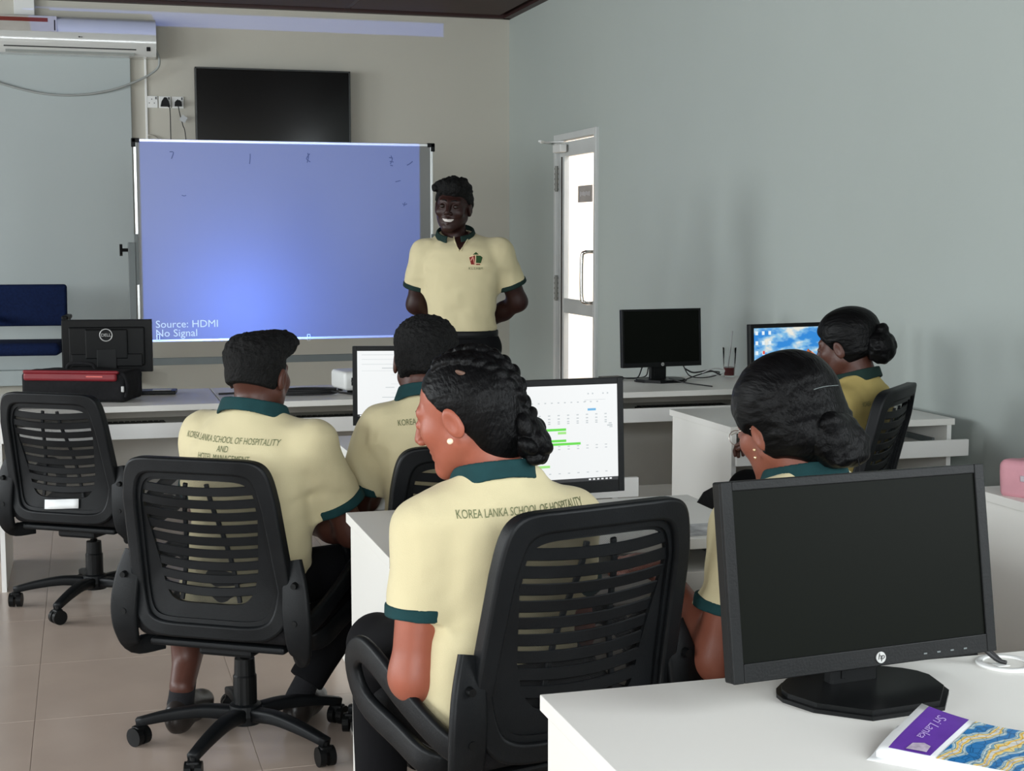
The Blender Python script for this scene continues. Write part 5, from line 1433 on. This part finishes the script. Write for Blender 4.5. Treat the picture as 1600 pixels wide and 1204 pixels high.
# ---------------------------------------------------------------- standing man
rz = R(161); rt0 = W3(722, 560, 7.25); rt0.z = 0
w = 1.10
p = dict(s=.9, g=1, w=w)
p['keys'] = [(.945, .168, .122, 0, 0), (1.02, .166, .122, 0, 0), (1.10, .168, .122, 0, 0), (1.20, .180, .128, 0, 0), (1.29, .196, .130, 0, 0), (1.35, .196, .118, 0, -.005), (1.39, .165, .10, 0, -.01), (1.42, .112, .082, 0, -.01), (1.45, .075, .066, 0, -.01), (1.48, .062, .060, 0, -.01)]
p['waist'] = [(.80, .165, .125, 0, 0), (.90, .168, .124, 0, 0), (.985, .166, .120, 0, 0)]
p['neck'] = (0, -.006, 1.445)
p['sh'] = [(-.185, -.01, 1.345), (.185, -.01, 1.345)]
p['el'] = [(-.272, -.075, 1.105), (.235, -.07, 1.09)]; p['wr'] = [(-.06, -.20, .965), (.04, -.20, .955)]; p['hd'] = [((1, -.1, -.1), (0, 1, 0)), ((-1, -.1, .0), (0, 1, 0))]
p['head'] = loc_of(rt0, rz, W3(708, 324, 7.20)); p['hrot'] = (-8, 0, -5)
p['hip'] = [(-.09, 0, .88), (.09, 0, .88)]; p['kn'] = [(-.105, .02, .48), (.105, .02, .48)]; p['an'] = [(-.11, -.01, .10), (.11, -.01, .10)]; p['foot'] = [(-.2, 1, 0), (.2, 1, 0)]
def hairS(q):
    d = hair_sdf(q, .012, cut=(1.15, -.008), nape=-.040, amp=.002, seed=21)
    t = ell(q, (0, .008, .086), (.082, .096, .050))
    for c in ((.055, .055, .100), (.022, .076, .104), (-.02, .078, .102), (.070, .025, .090), (-.055, .052, .096), (.074, .058, .082), (0, .02, .128), (.035, -.01, .122), (-.035, 0, .122)): t = smin(t, ell(q, c, (.021, .021, .017)), .008)
    t = t + .005 * vnoise(q, 75, 5)
    return smin(d, t, .015)
fS = figure('smiling man standing in front of the whiteboard with hands behind his back, cream shirt', rt0, rz, p, hairS, SKS, SHIRT, GRND, hs=1.07, smile=True, rs=(.068, .074), ra=(.052, .044, .030), sleeve=.66, hair_m=HAIRS, seed=23, open_front=True, hres=.003, cres=.006, collar_h=.052, curl=25)
bs = fS['sme']
bm = bmesh.new(); # belt
add_sweep(bm, [Vector((.176 * math.cos(a), .130 * math.sin(a), .952)) for a in [2 * math.pi * i / 40 for i in range(40)]], rrect(.003, .018, .002, 1), up=(0, 0, 1), closed=True)
obj('belt', bm, BLKD, fS['root'], smooth=True)
# neckline wedge of skin and placket
bvh = BVHTree.FromPolygons([v.co for v in bs.vertices], [q.vertices for q in bs.polygons])
def onshirt(x, z, lift=.002):
    h = bvh.ray_cast(Vector((x, .6, z)), Vector((0, -1, 0)))
    return (h[0] + Vector((0, lift, 0))) if h[0] is not None else Vector((x, .12, z))
def patch(name, poly, m, parent, lift=.002, n=8):
    """flat printed shape laid on the chest"""
    bm = bmesh.new(); vs = [bm.verts.new((x, 0, z)) for x, z in poly]; f_ = bm.faces.new(vs)
    bmesh.ops.triangulate(bm, faces=[f_]); bmesh.ops.subdivide_edges(bm, edges=bm.edges, cuts=3, use_grid_fill=True)
    for v in bm.verts: v.co = onshirt(v.co.x, v.co.z, lift)
    return obj(name, bm, m, parent)
patch('neckline_skin', [(-.046, 1.452), (-.030, 1.41), (-.004, 1.362), (.004, 1.362), (.034, 1.41), (.050, 1.452)], SKS, fS['body'], .0035)
for sx_ in (-1, 1): tube('placket_edge', [onshirt(sx_ * .044, 1.445, .005), onshirt(sx_ * .030, 1.405, .005), onshirt(sx_ * .004, 1.358, .005)], .0035, SHIRT, fS['shirt'], 6)
# chest emblem: red and green pentagon with pale strokes (his left chest)
cx, cz = -.078, 1.318
pent = [(0, .036), (-.036, .010), (-.024, -.030), (.024, -.030), (.036, .010)]
eb = patch('emblem', [(cx + x * .96, cz + z * .96) for x, z in pent], mat('emblem_cream', (.72, .58, .36), .7), fS['shirt'], .0016); eb['label'] = 'five sided red and green emblem'
patch('emblem_red', [(cx + .004, cz + .018), (cx + .032, cz + .008), (cx + .022, cz - .026), (cx + .004, cz - .026)], mat('emblem_dark_red', (.20, .012, .008), .7), eb, .0026)
patch('emblem_green', [(cx - .001, cz + .018), (cx - .001, cz - .018), (cx - .024, cz - .020), (cx - .032, cz + .008), (cx - .022, cz + .016)], mat('emblem_dark_green', (.015, .06, .012), .7), eb, .0026)
patch('emblem_tip', [(cx, cz + .034), (cx + .016, cz + .021), (cx - .014, cz + .021)], MATS['emblem_dark_green'], eb, .0026)
patch('emblem_foot', [(cx - .002, cz - .022), (cx - .002, cz - .028), (cx - .022, cz - .028), (cx - .021, cz - .023)], MATS['emblem_dark_red'], eb, .0026)
patch('emblem_stroke', [(cx + .026, cz - .006), (cx + .016, cz + .014), (cx + .013, cz + .014), (cx + .002, cz - .026), (cx + .007, cz - .026), (cx + .014, cz + .003), (cx + .023, cz - .010)], mat('emblem_pink', (.60, .26, .20), .7), eb, .0034)
me = text_mesh('K.L.S.H&M', .0165, ext=0, align='CENTER', wx=.95); _drape(me, bvh, cx, cz - .050, True, 0); obj('lettering', me, PRINT, fS['shirt'])
# ---------------------------------------------------------------- folder held by the woman with the loose bun
fo = thing('black_folder', 'black leaf shaped folder held in the hand of the woman behind the large monitor', 'folder', W3(1120, 780, 3.22), R(20))
bm = bmesh.new(); poly = [(-.058, .0), (-.035, .020), (.0, .030), (.06, .034), (.10, .03), (.10, -.05), (.04, -.036), (-.02, -.018)]
add_prism(bm, poly, -.002, .002, Matrix.Rotation(R(78), 4, 'X'))
obj('cover', bm, FABK, fo)
# print on the trouser leg
